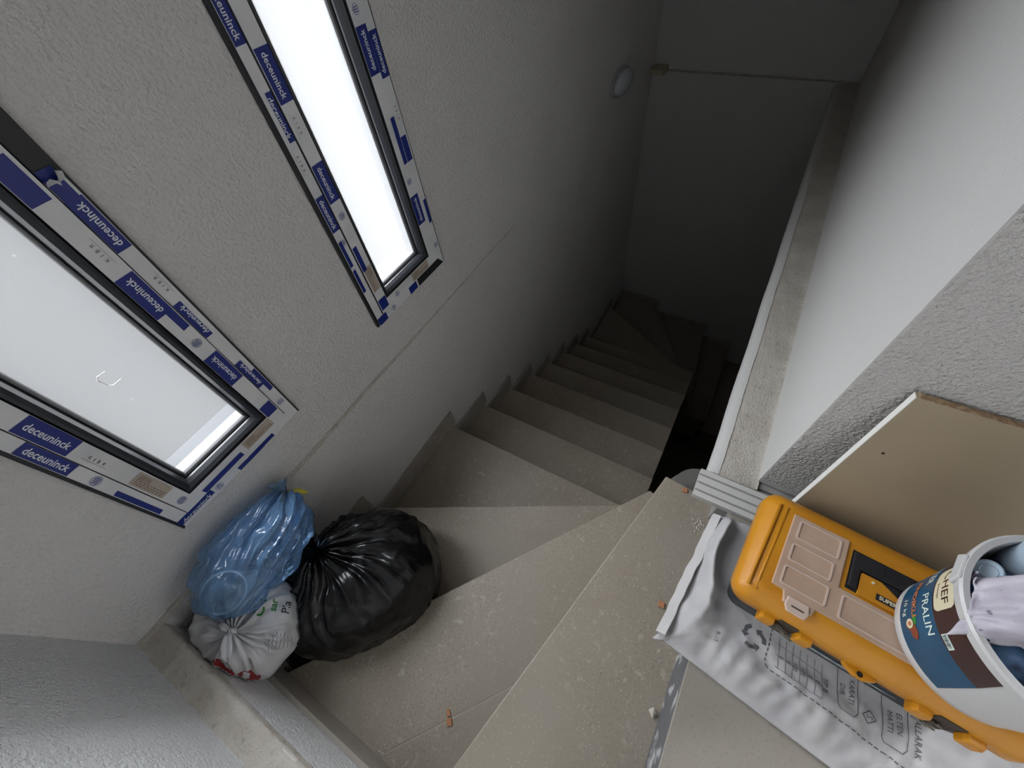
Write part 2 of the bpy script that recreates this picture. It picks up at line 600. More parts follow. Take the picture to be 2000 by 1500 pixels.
def lip_pts(u, v):
    x = 0.728 + u * (XF - 0.728)
    prof = [(-0.303, 0.004), (-0.295, 0.0), (-0.24, 0.0), (-0.195, -0.0005), (-0.178, -0.004), (-0.165, -0.014), (-0.160, -0.028), (-0.159, -0.045), (-0.162, -0.058), (-0.18, -0.075), (-0.30, -0.218)]
    t = v * 10
    k = min(9, int(t))
    q = t - k
    y = prof[k][0] * (1 - q) + prof[k + 1][0] * q
    z = prof[k][1] * (1 - q) + prof[k + 1][1] * q
    if v > 0.35:
        y += 0.002 * noise.noise(Vector((x * 4, 1, 2)))
    return (x, y, z), (0, 0.5, 0.8)


rough_strip('slab_edge', lip_pts, 200, 30, 0.0022, m_slab, floor, 60)
smooth_face = MB()


def face_pts(u, v):
    x = 0.73 + u * (XF - 0.73)
    prof = [(-0.190, 0.0012), (-0.176, -0.002), (-0.163, -0.012), (-0.1575, -0.026), (-0.1565, -0.042), (-0.159, -0.056)]
    t = v * 5
    k = min(4, int(t))
    q = t - k
    return (x, prof[k][0] * (1 - q) + prof[k + 1][0] * q + 0.002 * noise.noise(Vector((x * 4, 1, 2))) + 0.002 * noise.noise(Vector((x * 11, 5, v))) * (1 - v), prof[k][1] * (1 - q) + prof[k + 1][1] * q), (0, 1, 0)


rough_strip('painted_slab_face', face_pts, 160, 12, 0.0006, m_smooth, floor, 60)

# ------------------------------------------------------------------ staircase
stair = thing('staircase', 'grey stone tiled winding staircase going down along the window wall', 'staircase', (0.9, 0.5, ZB), kind='structure')


def step(poly, k, split=None):
    z = -k * R
    polys = [poly] if split is None else split
    for q in polys:
        t = MB().prism(q, z - 0.02, z).build('tread', m_tile)
        under(bevel(t, 0.0035, 2), stair)
    c = (sum(p[0] for p in poly) / len(poly), sum(p[1] for p in poly) / len(poly))
    inner = [(p[0] + (c[0] - p[0]) * 0.004, p[1] + (c[1] - p[1]) * 0.004) for p in poly]
    under(MB().prism(inner, z - R - 0.20, z - 0.0205).build('riser', m_tile), stair)


Y1 = YW - 0.012
YI = -0.022
step([(0.742, -0.054), (XNL, 0.217), (XNL, YE - 0.02), (0.72, YE - 0.02)], 1)
p2 = [(0.744, -0.022), (XNL, 0.868), (XNL, 0.15), (0.735, -0.085)]
# the second tread is cut from two tiles, the joint runs from the corner piece to the first riser
step(p2, 2, [[(0.744, -0.022), (XNL, 0.868), (XNL, 0.4355), (-0.07, 0.1245), (0.735, -0.085)], [(XNL, 0.435), (XNL, 0.15), (-0.07, 0.10), (-0.071, 0.1243)]])
g_ = MB().prism([(XNL, 0.4364), (-0.068, 0.1246), (-0.070, 0.1224), (XNL, 0.4336)], -2 * R - 0.004, -2 * R + 0.0002)
under(g_.build('grout_line', mat('pale_grout', (0.42, 0.38, 0.32), 0.9)), stair)
step([(0.752, YI), (0.139, Y1), (XNL, Y1), (XNL, 0.80), (0.735, -0.05)], 3)
step([(0.772, YI), (0.768, Y1), (0.10, Y1), (0.74, YI)], 4)
nos = [0.77]
for k in range(5, 12):
    x = 0.77 + (k - 4) * 0.2945
    nos.append(x)
    step([(x, YI), (x, Y1), (nos[-2] - 0.06, Y1), (nos[-2] - 0.06, YI)], k)
xl = nos[-1]
step([(xl + 0.07, YI), (3.54, YW), (xl - 0.06, YW), (xl - 0.06, YI)], 12)
step([(xl + 0.075, YI), (XF, 0.655), (XF, YW), (3.40, YW), (xl + 0.0, YI)], 13)
step([(xl + 0.04, -0.09), (XF, 0.04), (XF, 0.72), (xl + 0.04, 0.03)], 14)
step([(xl + 0.0, -0.32), (XF, -0.29), (XF, 0.1), (xl + 0.0, -0.05)], 15)
step([(xl + 0.0, -0.62), (XF, -0.60), (XF, -0.25), (xl + 0.0, -0.28)], 16)
step([(xl + 0.0, -0.92), (XF, -0.90), (XF, -0.55), (xl + 0.0, -0.58)], 17)


def skirt(x0, y0, x1, y1, k, h=0.105, th=0.011, side=1):
    """upright skirting tile along a wall on step k"""
    d = Vector((x1 - x0, y1 - y0)).normalized()
    n = Vector((-d.y, d.x)) * th * side
    z = -k * R
    t = MB().prism([(x0, y0), (x1, y1), (x1 + n.x, y1 + n.y), (x0 + n.x, y0 + n.y)], z - 0.004, z + h)
    under(bevel(t.build('skirting_tile', m_skirt), 0.0012, 1), stair)


ys = YW - 0.009
skirt(0.142, ys, 0.800, ys, 4, side=-1)
for i, k in enumerate(range(5, 12)):
    skirt(nos[i] + 0.012, ys, nos[i + 1] + 0.032, ys, k, side=-1)
skirt(nos[-1] + 0.012, ys, 3.56, ys, 12, side=-1)
skirt(3.52, ys, XF, ys, 13, side=-1)
skirt(XF, YW, XF, 0.63, 13, side=-1, h=0.115)
skirt(XF, 0.66, XF, 0.01, 14, side=-1, h=0.13)
skirt(XF, 0.04, XF, -0.30, 15, side=-1, h=0.13)
skirt(-0.48, ys, 0.16, ys, 3, side=-1)
skirt(XNL, 0.215, XNL, 0.89, 2, h=0.118, th=0.016, side=-1)
skirt(XNL, -0.25, XNL, 0.23, 1, h=0.118, th=0.016, side=-1)
skirt(XNL, 0.80, XNL, 1.11, 3, h=0.118, th=0.016, side=-1)
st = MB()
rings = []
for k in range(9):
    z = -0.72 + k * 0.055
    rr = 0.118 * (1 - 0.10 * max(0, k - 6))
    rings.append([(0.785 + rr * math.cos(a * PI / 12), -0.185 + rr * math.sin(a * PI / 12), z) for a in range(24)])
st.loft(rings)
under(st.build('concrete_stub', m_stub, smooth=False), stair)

# ------------------------------------------------------------------ windows
FY = YW - 0.014     # face of the frame
SPECS = []


def window(idx, x0, x1):
    win = thing('window_%d' % (idx + 1), ('tall narrow frosted window in dark frame, the one above the plastic bags', 'tall narrow frosted window in dark frame, further down the flight')[idx], 'window', ((x0 + x1) / 2, YW, Z_SILL), kind='structure')
    win['group'] = 'stair windows'
    z0, z1 = Z_SILL, W_TOP
    FR, SA = 0.040, 0.046

    def ringbox(name, a, b, yf, yb, material):
        """mitred frame between inset a and inset b, front yf, back yb"""
        cs = [(x0, z0, 1, 1), (x1, z0, -1, 1), (x1, z1, -1, -1), (x0, z1, 1, -1)]
        names = ('rail', 'stile', 'rail', 'stile')
        for i in range(4):
            c, d = cs[i], cs[(i + 1) % 4]
            q = [(c[0] + c[2] * a, c[1] + c[3] * a), (d[0] + d[2] * a, d[1] + d[3] * a), (d[0] + d[2] * b, d[1] + d[3] * b), (c[0] + c[2] * b, c[1] + c[3] * b)]
            mb = MB()
            v = [(px, yf, pz) for px, pz in q] + [(px, yb, pz) for px, pz in q]
            mb.add(v, [(0, 1, 2, 3), (7, 6, 5, 4), (0, 4, 5, 1), (1, 5, 6, 2), (2, 6, 7, 3), (3, 7, 4, 0)])
            under(bevel(mb.build(name + '_' + names[i], material), 0.0015, 1), win)
    ringbox('frame', 0.0, FR, FY, YW + 0.1, m_dark)
    ringbox('sash', FR + 0.001, FR + SA, FY - 0.005, YW + 0.1, m_dark)
    # rounded bead and gasket: one swept profile per side
    prof = [(FR + SA, FY + 0.004), (FR + SA + 0.003, FY - 0.004), (FR + SA + 0.010, FY - 0.006), (FR + SA + 0.018, FY + 0.002), (FR + SA + 0.024, FY + 0.014), (FR + SA + 0.026, FY + 0.024)]
    prof2 = [(FR + SA + 0.025, FY + 0.022), (FR + SA + 0.029, FY + 0.021), (FR + SA + 0.033, FY + 0.026), (FR + SA + 0.036, FY + 0.036)]
    for pr_, nm, ma in ((prof, 'glazing_bead', m_bead), (prof2, 'gasket', m_gasket)):
        mb = MB()
        rings = []
        for a, y in pr_:
            rings.append([(x0 + a, y, z0 + a), (x1 - a, y, z0 + a), (x1 - a, y, z1 - a), (x0 + a, y, z1 - a)])
        mb.loft(rings, caps=False)
        under(mb.build(nm, ma, smooth=False), win)
    pin = FR + SA + 0.028
    mb = MB()
    mb.add([(x0 + pin, FY + 0.032, z0 + pin), (x1 - pin, FY + 0.032, z0 + pin), (x1 - pin, FY + 0.032, z1 - pin), (x0 + pin, FY + 0.032, z1 - pin)], [(0, 1, 2, 3)])
    under(mb.build('glass_pane', m_pane[idx]), win)

    mb = MB()
    mb.box(x0 + 0.02, x1 - 0.02, YW + 0.03, YW + 0.24, z0 - 0.01, z0 + 0.012)  # dark cover added to hide the sky-lit wall edge behind the pane
    under(mb.build('sill_glare_cover', mat('sill_cover_grey', (0.03, 0.032, 0.034), 1.0, spec=0.0)), win)

    # protective film with prints
    YO, YI_ = FY - 0.0012, FY - 0.0062
    o0, o1 = 0.009, FR - 0.0005
    i0, i1 = FR + 0.0025, FR + SA - 0.001
    strips = {}

    def film(side, lane, s0=None, s1=None):
        a, b = (o0, o1) if lane == 'o' else (i0, i1)
        if side == 'r' and lane == 'o':
            a = 0.006
        if side == 'b' and lane == 'o':
            a = 0.003
        y = YO if lane == 'o' else YI_
        mb = MB()
        N = 24
        vs = []
        for k in range(N + 1):
            t = k / N
            wob = 0.0012 * noise.noise(Vector((t * 6, idx * 5 + ord(side), ord(lane))))
            for e in (a, b):
                ee = e + (wob if e == a else wob * 0.6)
                if side == 'b':
                    lo, hi = x0 + e, x1 - e
                    vs.append((lo + (hi - lo) * t, y, z0 + ee))
                else:
                    lo = z0 + e if s0 is None else s0
                    hi = z1 - e if s1 is None else s1
                    xx = x0 + ee if side == 'l' else x1 - ee
                    vs.append((xx, y, lo + (hi - lo) * t))
        mb.add(vs, [(2 * k, 2 * k + 2, 2 * k + 3, 2 * k + 1) for k in range(N)])
        o = under(mb.build('film_strip', m_film), win)
        strips[side + lane] = (o, (a + b) / 2, b - a, y)
    for side in 'lrb':
        for lane in 'oi':
            film(side, lane, s1=(1.012 if (idx == 0 and side == 'r' and lane == 'o') else None))

    def place(side, cc, s, y):
        """local (reading, up) -> world; lettering stands with its head towards the glass"""
        if side == 'r':
            return lambda a, b: (x1 - cc - b, y, s + a)
        if side == 'l':
            return lambda a, b: (x0 + cc + b, y, s - a)
        return lambda a, b: (s + a, y, z0 + cc + b)

    stack = [0]

    def label(side, lane, s, kind):
        o, cc, wd, y = strips[side + lane]
        stack[0] += 1
        y -= 0.0006 + 0.00012 * (stack[0] % 9)
        hw = wd * 0.5
        if kind in 'tjk':                       # blue block with lettering
            P = place(side, cc, s, y)
            ln = 0.056
            up = hw * 0.98
            lo = -hw * 0.92
            if kind == 'j':
                lo = -hw * 0.2
            mb = MB()
            mb.add([P(-ln, lo), P(ln, lo), P(ln, up), P(-ln, up)], [(0, 1, 2, 3)])
            ob = mb.build('printed_label', m_blue, o)
            P2 = place(side, cc, s, y - 0.0005)
            cut = -0.004
            off = 0.0 if kind == 't' else 0.002
            tx_ = text_mb('deceuninck', 0.0225, lambda a, b: P2(a, b + off), bold=0.0004, sx_=0.90, clip=None if kind == 't' else cut)
            if tx_.f:
                tx_.build('lettering', m_letter, o)
        elif kind == 'n':                       # plain blue block, narrow
            P = place(side, cc, s, y)
            mb = MB()
            mb.add([P(-0.048, -hw * 0.9), P(0.048, -hw * 0.9), P(0.046, -hw * 0.05), P(-0.05, -hw * 0.05)], [(0, 1, 2, 3)])
            mb.build('printed_label', m_blue, o)
        elif kind == 'p':
            P = place(side, cc, s, y)
            mb = MB()
            mb.add([P(-0.04, -hw * 0.7), P(0.04, -hw * 0.7), P(0.04, hw * 0.95), P(-0.04, hw * 0.95)], [(0, 1, 2, 3)])
            mb.build('printed_label', m_blue, o)
        elif kind == 'c':                       # small blue corner piece
            P = place(side, cc, s, y)
            mb = MB()
            mb.add([P(-0.024, -hw * 0.9), P(0.024, -hw * 0.9), P(0.024, hw * 0.9), P(-0.024, hw * 0.9)], [(0, 1, 2, 3)])
            mb.build('printed_label', m_blue, o)
        elif kind == 's':                       # beige sticker with small print and bars
            P = place(side, cc, s, y)
            mb = MB()
            mb.add([P(-0.052, -hw * 0.8), P(0.052, -hw * 0.8), P(0.052, hw * 0.85), P(-0.052, hw * 0.85)], [(0, 1, 2, 3)])
            mb.build('sticker', m_sticker, o)
            mb = MB()
            P2 = place(side, cc, s, y - 0.0005)
            rnd = random.Random(int(s * 999) + idx)
            for k in range(16):
                a = -0.044 + k * 0.0022
                mb.add([P2(a, 0), P2(a + rnd.choice((0.0006, 0.0012)), 0), P2(a + 0.0008, hw * 0.6), P2(a, hw * 0.6)], [(0, 1, 2, 3)])
            for k in range(3):
                b = -hw * 0.62 + k * hw * 0.24
                a = -0.044
                while a < 0.044:
                    q = rnd.uniform(0.003, 0.012)
                    mb.add([P2(a, b), P2(a + q, b), P2(a + q, b + 0.0018), P2(a, b + 0.0018)], [(0, 1, 2, 3)])
                    a += q + 0.003
            mb.build('small_print', m_sticker_ink, o)
        elif kind == 'g':                       # faint round emblem
            P = place(side, cc, s, y)
            mb = MB()
            N = 18
            for r0_, r1_ in ((0.0105, 0.0118),):
                vs = []
                for k in range(N):
                    a = 2 * PI * k / N
                    vs += [P(r0_ * math.cos(a), r0_ * math.sin(a)), P(r1_ * math.cos(a), r1_ * math.sin(a))]
                mb.add(vs, [(2 * k, 2 * k + 1, (2 * k + 3) % (2 * N), (2 * k + 2) % (2 * N)) for k in range(N)])
            for a in (-0.005, 0.0, 0.005):
                mb.add([P(a - 0.0014, -0.008), P(a + 0.0014, -0.008), P(a + 0.0014, 0.006), P(a - 0.0014, 0.006)], [(0, 1, 2, 3)])
            mb.add([P(-0.007, 0.006), P(0.007, 0.006), P(0, 0.0095)], [(0, 1, 2)])
            mb.build('emblem', m_blue_ink, o)
        elif kind == 'x':                       # row of small boxed characters
            P = place(side, cc, s, y)
            mb = MB()
            text_mb('K  I  B  R', 0.011, lambda a, b: P(a, b - 0.002), mb=mb)
            mb.add([P(-0.03, -0.0095), P(0.03, -0.0095), P(0.03, -0.009), P(-0.03, -0.009)], [(0, 1, 2, 3)])
            mb.build('small_print', m_grey_ink, o)

    for side, lane, s, kind in LABELS[idx]:
        label(side, lane, s, kind)
    return win, strips


LABELS = [
    [
        ('l', 'i', 0.657, 't'), ('l', 'o', 0.617, 't'), ('l', 'o', 0.397, 'n'), ('l', 'i', 0.394, 's'), ('l', 'o', 0.353, 'n'), ('l', 'i', 0.545, 'x'),
        ('l', 'o', 0.505, 'g'), ('l', 'i', 0.29, 'g'), ('r', 'i', 0.77, 't'), ('r', 'i', 0.51, 't'), ('r', 'i', 0.305, 'c'), ('r', 'i', 1.029, 'p'),
        ('r', 'o', 0.919, 't'), ('r', 'o', 0.99, 'p'), ('r', 'o', 0.661, 'j'), ('r', 'o', 0.438, 'j'), ('r', 'i', 0.614, 'g'), ('r', 'o', 0.288, 'g'),
        ('r', 'i', 0.882, 'x'), ('r', 'o', 0.77, 'x'), ('r', 'o', 0.397, 'n'), ('r', 'i', 0.708, 'n'), ('b', 'i', 0.09, 's'), ('b', 'i', -0.027, 'n'),
        ('b', 'i', -0.069, 'n'), ('b', 'o', 0.028, 'n'), ('b', 'o', 0.07, 'n'), ('b', 'o', -0.163, 'j'), ('b', 'o', -0.087, 'g')],
    [
        ('l', 'i', 1.004, 't'), ('l', 'i', 0.743, 't'), ('l', 'i', 0.484, 'n'), ('l', 'i', 0.279, 'c'), ('l', 'o', 1.129, 't'), ('l', 'o', 0.926, 'j'),
        ('l', 'o', 0.666, 't'), ('l', 'o', 0.527, 'n'), ('l', 'o', 0.416, 'n'), ('l', 'i', 0.395, 's'), ('l', 'i', 0.896, 'x'), ('l', 'o', 0.817, 'x'),
        ('l', 'o', 0.566, 'g'), ('l', 'i', 0.64, 'g'), ('r', 'i', 0.962, 't'), ('r', 'o', 0.942, 't'), ('r', 'i', 0.742, 'n'), ('r', 'o', 0.682, 'p'),
        ('r', 'i', 0.694, 'n'), ('r', 'i', 0.48, 't'), ('r', 'o', 0.446, 'n'), ('r', 'i', 0.587, 'g'), ('r', 'o', 0.299, 'g'), ('r', 'i', 1.051, 'g'),
        ('r', 'o', 0.791, 'x'), ('b', 'o', 0.678, 'c'), ('b', 'i', 0.784, 'g'), ('b', 'o', 0.872, 'c'), ('b', 'o', 0.746, 'g'), ('b', 'i', 0.933, 's')],
]
win1, strips1 = window(0, *WINS[0])
win2, strips2 = window(1, *WINS[1])

# torn, curled end of the film on the first window
b = MB()
vs = []
for i in range(9):
    for j in range(5):
        u = i / 8
        v_ = j / 4
        x = WINS[0][1] - 0.007 - 0.032 * v_
        z = 1.004 + 0.05 * u - 0.012 * v_ * u + 0.012 * math.sin(v_ * 9) * u
        vs.append((x, FY - 0.002 - 0.022 * math.sin(u * 2.4), z - 0.035 * u * u))
b.add(vs, [(i * 5 + j, i * 5 + j + 1, i * 5 + j + 6, i * 5 + j + 5) for i in range(8) for j in range(4)])
under(b.build('curled_film', m_film, smooth=True), win1)
# dark stretch of bare frame on the foot rail of the second window
b = MB()
b.add([(0.905, FY - 0.0022, 0.2035), (1.078, FY - 0.0022, 0.2035), (1.05, FY - 0.0022, 0.2395), (0.905, FY - 0.0022, 0.2395)], [(0, 1, 2, 3)])
under(b.build('bare_frame_strip', m_dark), win2)
# small outline left by a peeled sticker on the first pane
b = MB()
b.tube([(-0.004, FY + 0.0305, 0.672), (-0.022, FY + 0.0305, 0.673), (-0.027, FY + 0.0305, 0.666), (-0.023, FY + 0.0305, 0.642), (-0.017, FY + 0.0305, 0.636), (0.002, FY + 0.0305, 0.637)], 0.0011, 6)
under(b.build('sticker_residue', m_film), win1)
#PART2

# ------------------------------------------------------------------ wall lamp and stub in the far corner
lamp = thing('wall_lamp', 'oval opal bulkhead lamp fixed to the window wall near the far corner', 'lamp', (3.165, YW, 0.18))


def oval(cx, y, cz, hx, hz, n=28):
    return [(cx + hx * math.cos(2 * PI * k / n), y, cz + hz * math.sin(2 * PI * k / n)) for k in range(n)]


b = MB()
b.loft([oval(3.165, YW, 0.18, 0.150, 0.085), oval(3.165, YW - 0.02, 0.18, 0.150, 0.085), oval(3.165, YW - 0.026, 0.18, 0.142, 0.077)])
under(b.build('base_ring', m_lampring, smooth=False), lamp)
b = MB()
b.loft([oval(3.165, YW - 0.024, 0.18, 0.140, 0.075), oval(3.165, YW - 0.05, 0.18, 0.132, 0.068), oval(3.165, YW - 0.07, 0.18, 0.105, 0.05), oval(3.165, YW - 0.08, 0.18, 0.06, 0.026), oval(3.165, YW - 0.081, 0.18, 0.005, 0.003)])
under(b.build('diffuser', m_lamp, smooth=True), lamp)

b = MB()
b.box(XF - 0.10, XF + 0.034, 1.005, YW - 0.001, 0.002, 0.034)
tag(bevel(b.build('wood_offcut', m_wood), 0.003, 1), 'short pale wood offcut on the ledge beside the wall lamp', 'wood')

# ------------------------------------------------------------------ plastic bags in the corner
N2 = Vector((0.5887, 0.8083))       # from the second nosing towards the third tread
P2_ = Vector((XNL, 0.868))


def contact(p, floor_z=-3 * R, yw=YW - 0.013):
    """keep a bag inside the corner: window wall, near wall and ledge, second riser, third tread"""
    if p.y > yw:
        p.y = yw + 0.0
    if p.z < -0.004 and p.x < XNL + 0.006:
        p.x = XNL + 0.006
    elif p.x < XN + 0.012:
        p.x = XN + 0.012
    if p.z < -2 * R + 0.03:
        d = (Vector((p.x, p.y)) - P2_).dot(N2)
        k = 0.004
        if d < k and p.z < -2 * R - 0.0:
            p.x += (k - d) * N2.x
            p.y += (k - d) * N2.y
        elif d < k and p.z < -2 * R + 0.004:
            p.z = -2 * R + 0.004
    if p.z < floor_z + 0.001:
        p.z = floor_z + 0.001
    return p


def bag(name, c, rad, ax, knot, material, parent, nth=70, nph=150, folds=17, amp=0.02, seed=0, p=2.4, crump=0.012, th0=0.55, reach=1.0, con=contact, down=None):
    """gathered plastic bag: c centre, rad half sizes along ax (3 axes), knot position; folds fan out from the knot"""
    c = Vector(c)
    knot = Vector(knot)
    ax = [Vector(a).normalized() for a in ax]
    d = (knot - c).normalized()
    t1 = d.cross(Vector((0.3, 0.9, 0.2))).normalized()
    t2 = d.cross(t1)
    rnd = random.Random(seed)
    ph = [rnd.uniform(0, 6.28) for _ in range(8)]

    def surf(dr):
        rr_ = rad if (down is None or dr.z > 0) else (rad[0], rad[1], down)
        q = sum(abs(dr.dot(a) / r) ** p for a, r in zip(ax, rr_))
        return c + dr * (q ** (-1 / p))
    vs = []
    for i in range(nth + 1):
        th = 0.035 + (PI - 0.035) * (i / nth) ** 1.15
        for j in range(nph):
            f = 2 * PI * j / nph
            dr = d * math.cos(th) + (t1 * math.cos(f) + t2 * math.sin(f)) * math.sin(th)
            s = surf(dr)
            if th < th0:
                e = (th / th0)
                rim = surf(d * math.cos(th0) + (t1 * math.cos(f) + t2 * math.sin(f)) * math.sin(th0))
                s2 = knot.lerp(rim, e ** 0.85) + d * 0.012 * math.sin(e * PI)
                s = s2.lerp(s, e ** 3)
            ff = f + 0.5 * noise.noise(Vector((math.cos(f) * 1.3, math.sin(f) * 1.3, th * 0.9 + seed)))
            k = 1 - abs(math.sin(ff * folds / 2 + ph[0] + 1.3 * noise.noise(Vector((math.cos(f) * 2, math.sin(f) * 2, seed + 5)))))
            k2 = 1 - abs(math.sin(ff * folds * 0.83 + ph[1]))
            wgt = min(1, th / 0.16) * math.exp(-((max(0, th - 0.35)) / reach) ** 2)
            hgt = amp * wgt * (k * 0.9 + k2 * 0.45 - 0.65)
            q = s * 9 + Vector((seed * 3.1, 0, 0))
            cr = (abs(noise.noise(q)) * 1.0 + abs(noise.noise(q * 2.3)) * 0.5 - 0.35) * crump * min(1, th / 0.5)
            nrm = (s - c).normalized()
            vs.append(tuple(con(s + nrm * (hgt + cr))))
    fs = [(i * nph + j, i * nph + (j + 1) % nph, (i + 1) * nph + (j + 1) % nph, (i + 1) * nph + j) for i in range(nth) for j in range(nph)]
    fs = [f[::-1] for f in fs]
    b_ = MB().add(vs, fs)
    o = b_.build(name, material, None, True)
    return under(o, parent)


def ruffle(name, base, d, length, r0, r1, frill, n, material, parent, seed=0, sag=0.0):
    """twisted neck that opens into a frilled end"""
    base = Vector(base)
    d = Vector(d).normalized()
    t1 = d.cross(Vector((0.2, 0.3, 0.9))).normalized()
    t2 = d.cross(t1)
    rings = []
    for i in range(12):
        u = i / 11
        r = r0 + (r1 - r0) * max(0, (u - 0.15) / 0.85) ** 1.3
        ring = []
        for j in range(n * 6):
            f = 2 * PI * j / (n * 6)
            rr = r * (1 + frill * u * math.sin(f * n + 2 * noise.noise(Vector((math.cos(f), math.sin(f), seed))) + 2.5 * u))
            o_ = length * u * (1 + 0.25 * noise.noise(Vector((math.cos(f) * 1.5, math.sin(f) * 1.5, seed + 2))))
            ring.append(tuple(base + d * o_ + (t1 * math.cos(f) + t2 * math.sin(f)) * rr + Vector((0, 0, -sag * u * u))))
        rings.append(ring)
    b_ = MB().loft(rings, caps=False)
    return under(b_.build(name, material, None, True), parent)


# black bin liner on the third tread
bb = thing('bin_bag', 'full black bin bag tied at the neck, standing on the winder tread', 'bag', (-0.02, 0.80, -3 * R))
ax_l = (0.62, -0.55, 0.05)
bag('liner', (-0.105, 0.800, -0.335), (0.292, 0.225, 0.235), ((0.81, -0.59, 0.0), (0.59, 0.81, 0), (0, 0, 1)), (-0.095, 0.885, -0.080), m_black_bag, bb,
    folds=19, amp=0.036, seed=3, p=2.5, crump=0.018, th0=0.5, reach=0.8)
ruffle('gathered_neck', (-0.095, 0.885, -0.095), (-0.25, 0.25, 0.9), 0.055, 0.014, 0.038, 0.35, 7, m_black_bag, bb, 4)

# white carrier bag
wb = thing('carrier_bag', 'white carrier bag with red print, handles knotted on top', 'bag', (-0.34, 0.93, -3 * R))
wbody = bag('bag_body', (-0.362, 0.948, -0.120), (0.142, 0.165, 0.125), ((1, -0.15, 0), (0.15, 1, 0), (0, 0, 1)), (-0.378, 0.890, 0.000), m_white_bag, wb,
            folds=15, amp=0.032, seed=11, p=2.3, crump=0.020, th0=0.95, reach=0.55, down=0.18)
b = MB()
b.tube([(-0.378, 0.892, -0.02), (-0.378, 0.890, 0.002), (-0.376, 0.888, 0.016)], [0.012, 0.013, 0.008], 10)
under(b.build('knot', m_white_bag, smooth=True), wb)


def leaf(name, pts, wd, th_, parent, material):
    """limp folded handle end: a pinched ribbon with a raised rim"""
    b_ = MB()
    pts = [Vector(p) for p in pts]
    rings = []
    for i, p_ in enumerate(pts):
        t = (pts[min(i + 1, len(pts) - 1)] - pts[max(0, i - 1)]).normalized()
        s_ = t.cross(Vector((0, 0, 1))).normalized()
        n_ = s_.cross(t)
        w_ = wd[i]
        rings.append([tuple(p_ + s_ * w_ * a + n_ * th_ * h_) for a, h_ in ((-1, 0.2), (-0.7, 1.2), (-0.3, 0.3), (0, -0.2), (0.3, 0.3), (0.7, 1.3), (1, 0.2), (0.4, -0.9), (-0.4, -0.9))])
    b_.loft(rings)
    return under(b_.build(name, material, None, True), parent)


leaf('handle_end', [(-0.378, 0.889, 0.012), (-0.388, 0.878, 0.020), (-0.403, 0.862, 0.020), (-0.420, 0.848, 0.012), (-0.43, 0.840, 0.0)], [0.004, 0.013, 0.018, 0.017, 0.006], 0.005, wb, m_white_bag)
leaf('handle_end', [(-0.378, 0.890, 0.010), (-0.378, 0.910, 0.018), (-0.376, 0.930, 0.018)], [0.004, 0.010, 0.006], 0.004, wb, m_white_bag)
leaf('handle_end', [(-0.378, 0.890, 0.006), (-0.396, 0.862, 0.004), (-0.418, 0.832, -0.016), (-0.440, 0.812, -0.05)], [0.005, 0.022, 0.03, 0.024], 0.006, wb, m_white_bag)
bpy.context.view_layer.update()


def on_body(o, org, dirv):
    """point of mesh o (world) hit from org along dirv"""
    mw = o.matrix_world
    inv = mw.inverted()
    a = inv @ Vector(org)
    d_ = (inv.to_3x3() @ Vector(dirv)).normalized()
    ok, loc, nrm, _ = o.ray_cast(a, d_)
    return (mw @ loc, (mw.to_3x3() @ nrm).normalized()) if ok else (None, None)


def wrap_print(o, parent, material, body, size, frame, name='lettering', lift=0.0015, bold=0.0, shapes=None):
    """flat print wrapped on a body: frame = (anchor, reading, up, projection direction)"""
    anc, rd, up, pd = [Vector(q) for q in frame]
    rd.normalize()
    up.normalize()
    pd.normalize()
    b_ = MB()
    sets = [text2d(body, size, 'CENTER', bold)] if body else shapes
    for v2, f2 in sets:
        out = []
        good = []
        for a, c_ in v2:
            org = anc + rd * a + up * c_ - pd * 0.5
            hit, nn = on_body(o, org, pd)
            good.append(hit is not None)
            out.append(tuple(hit - pd * lift) if hit is not None else (0, 0, 0))
        keep_ = [f for f in f2 if all(good[i] for i in f)]
        if not body and len(sets) == 1 and keep_:      # one patch: keep its largest connected piece
            par = {}
            def root(i):
                while par.setdefault(i, i) != i:
                    i = par[i]
                return i
            for f in keep_:
                for i in f[1:]:
                    par[root(i)] = root(f[0])
            cnt_ = {}
            for f in keep_:
                cnt_[root(f[0])] = cnt_.get(root(f[0]), 0) + 1
            best = max(cnt_, key=cnt_.get)
            keep_ = [f for f in keep_ if root(f[0]) == best]
            used_ = sorted({i for f in keep_ for i in f})
            ix = {a: k for k, a in enumerate(used_)}
            out = [out[i] for i in used_]
            keep_ = [tuple(ix[i] for i in f) for f in keep_]
        b_.add(out, keep_)
    if b_.f:
        ob = b_.build(name, material)
        under(ob, parent)
        return ob


def grid2d(w_, h_, nx, ny, cx=0, cy=0, keep=None):
    v = [(cx - w_ / 2 + w_ * i / nx, cy - h_ / 2 + h_ * j / ny) for i in range(nx + 1) for j in range(ny + 1)]
    f = [(i * (ny + 1) + j, (i + 1) * (ny + 1) + j, (i + 1) * (ny + 1) + j + 1, i * (ny + 1) + j + 1) for i in range(nx) for j in range(ny)]
    if keep:
        f = [q for q in f if keep(sum(v[i][0] for i in q) / 4, sum(v[i][1] for i in q) / 4)]
    return v, f




def seen(px, py):
    """viewing ray through a point of the photograph"""
    return (right * ((px - 1000) / 800.5) + down * ((py - 750) / 800.5) + fwd).normalized()


def bag_frame(px, py, rot):
    d_ = seen(px, py)
    hit, nn = on_body(wbody, (0, 0, 1.3), d_)
    if hit is None:
        hit = Vector((0, 0, 1.3)) + d_ * 1.65
    c_, s_ = math.cos(rot), math.sin(rot)
    return (hit, right * c_ - down * s_, right * -s_ - down * c_, d_)


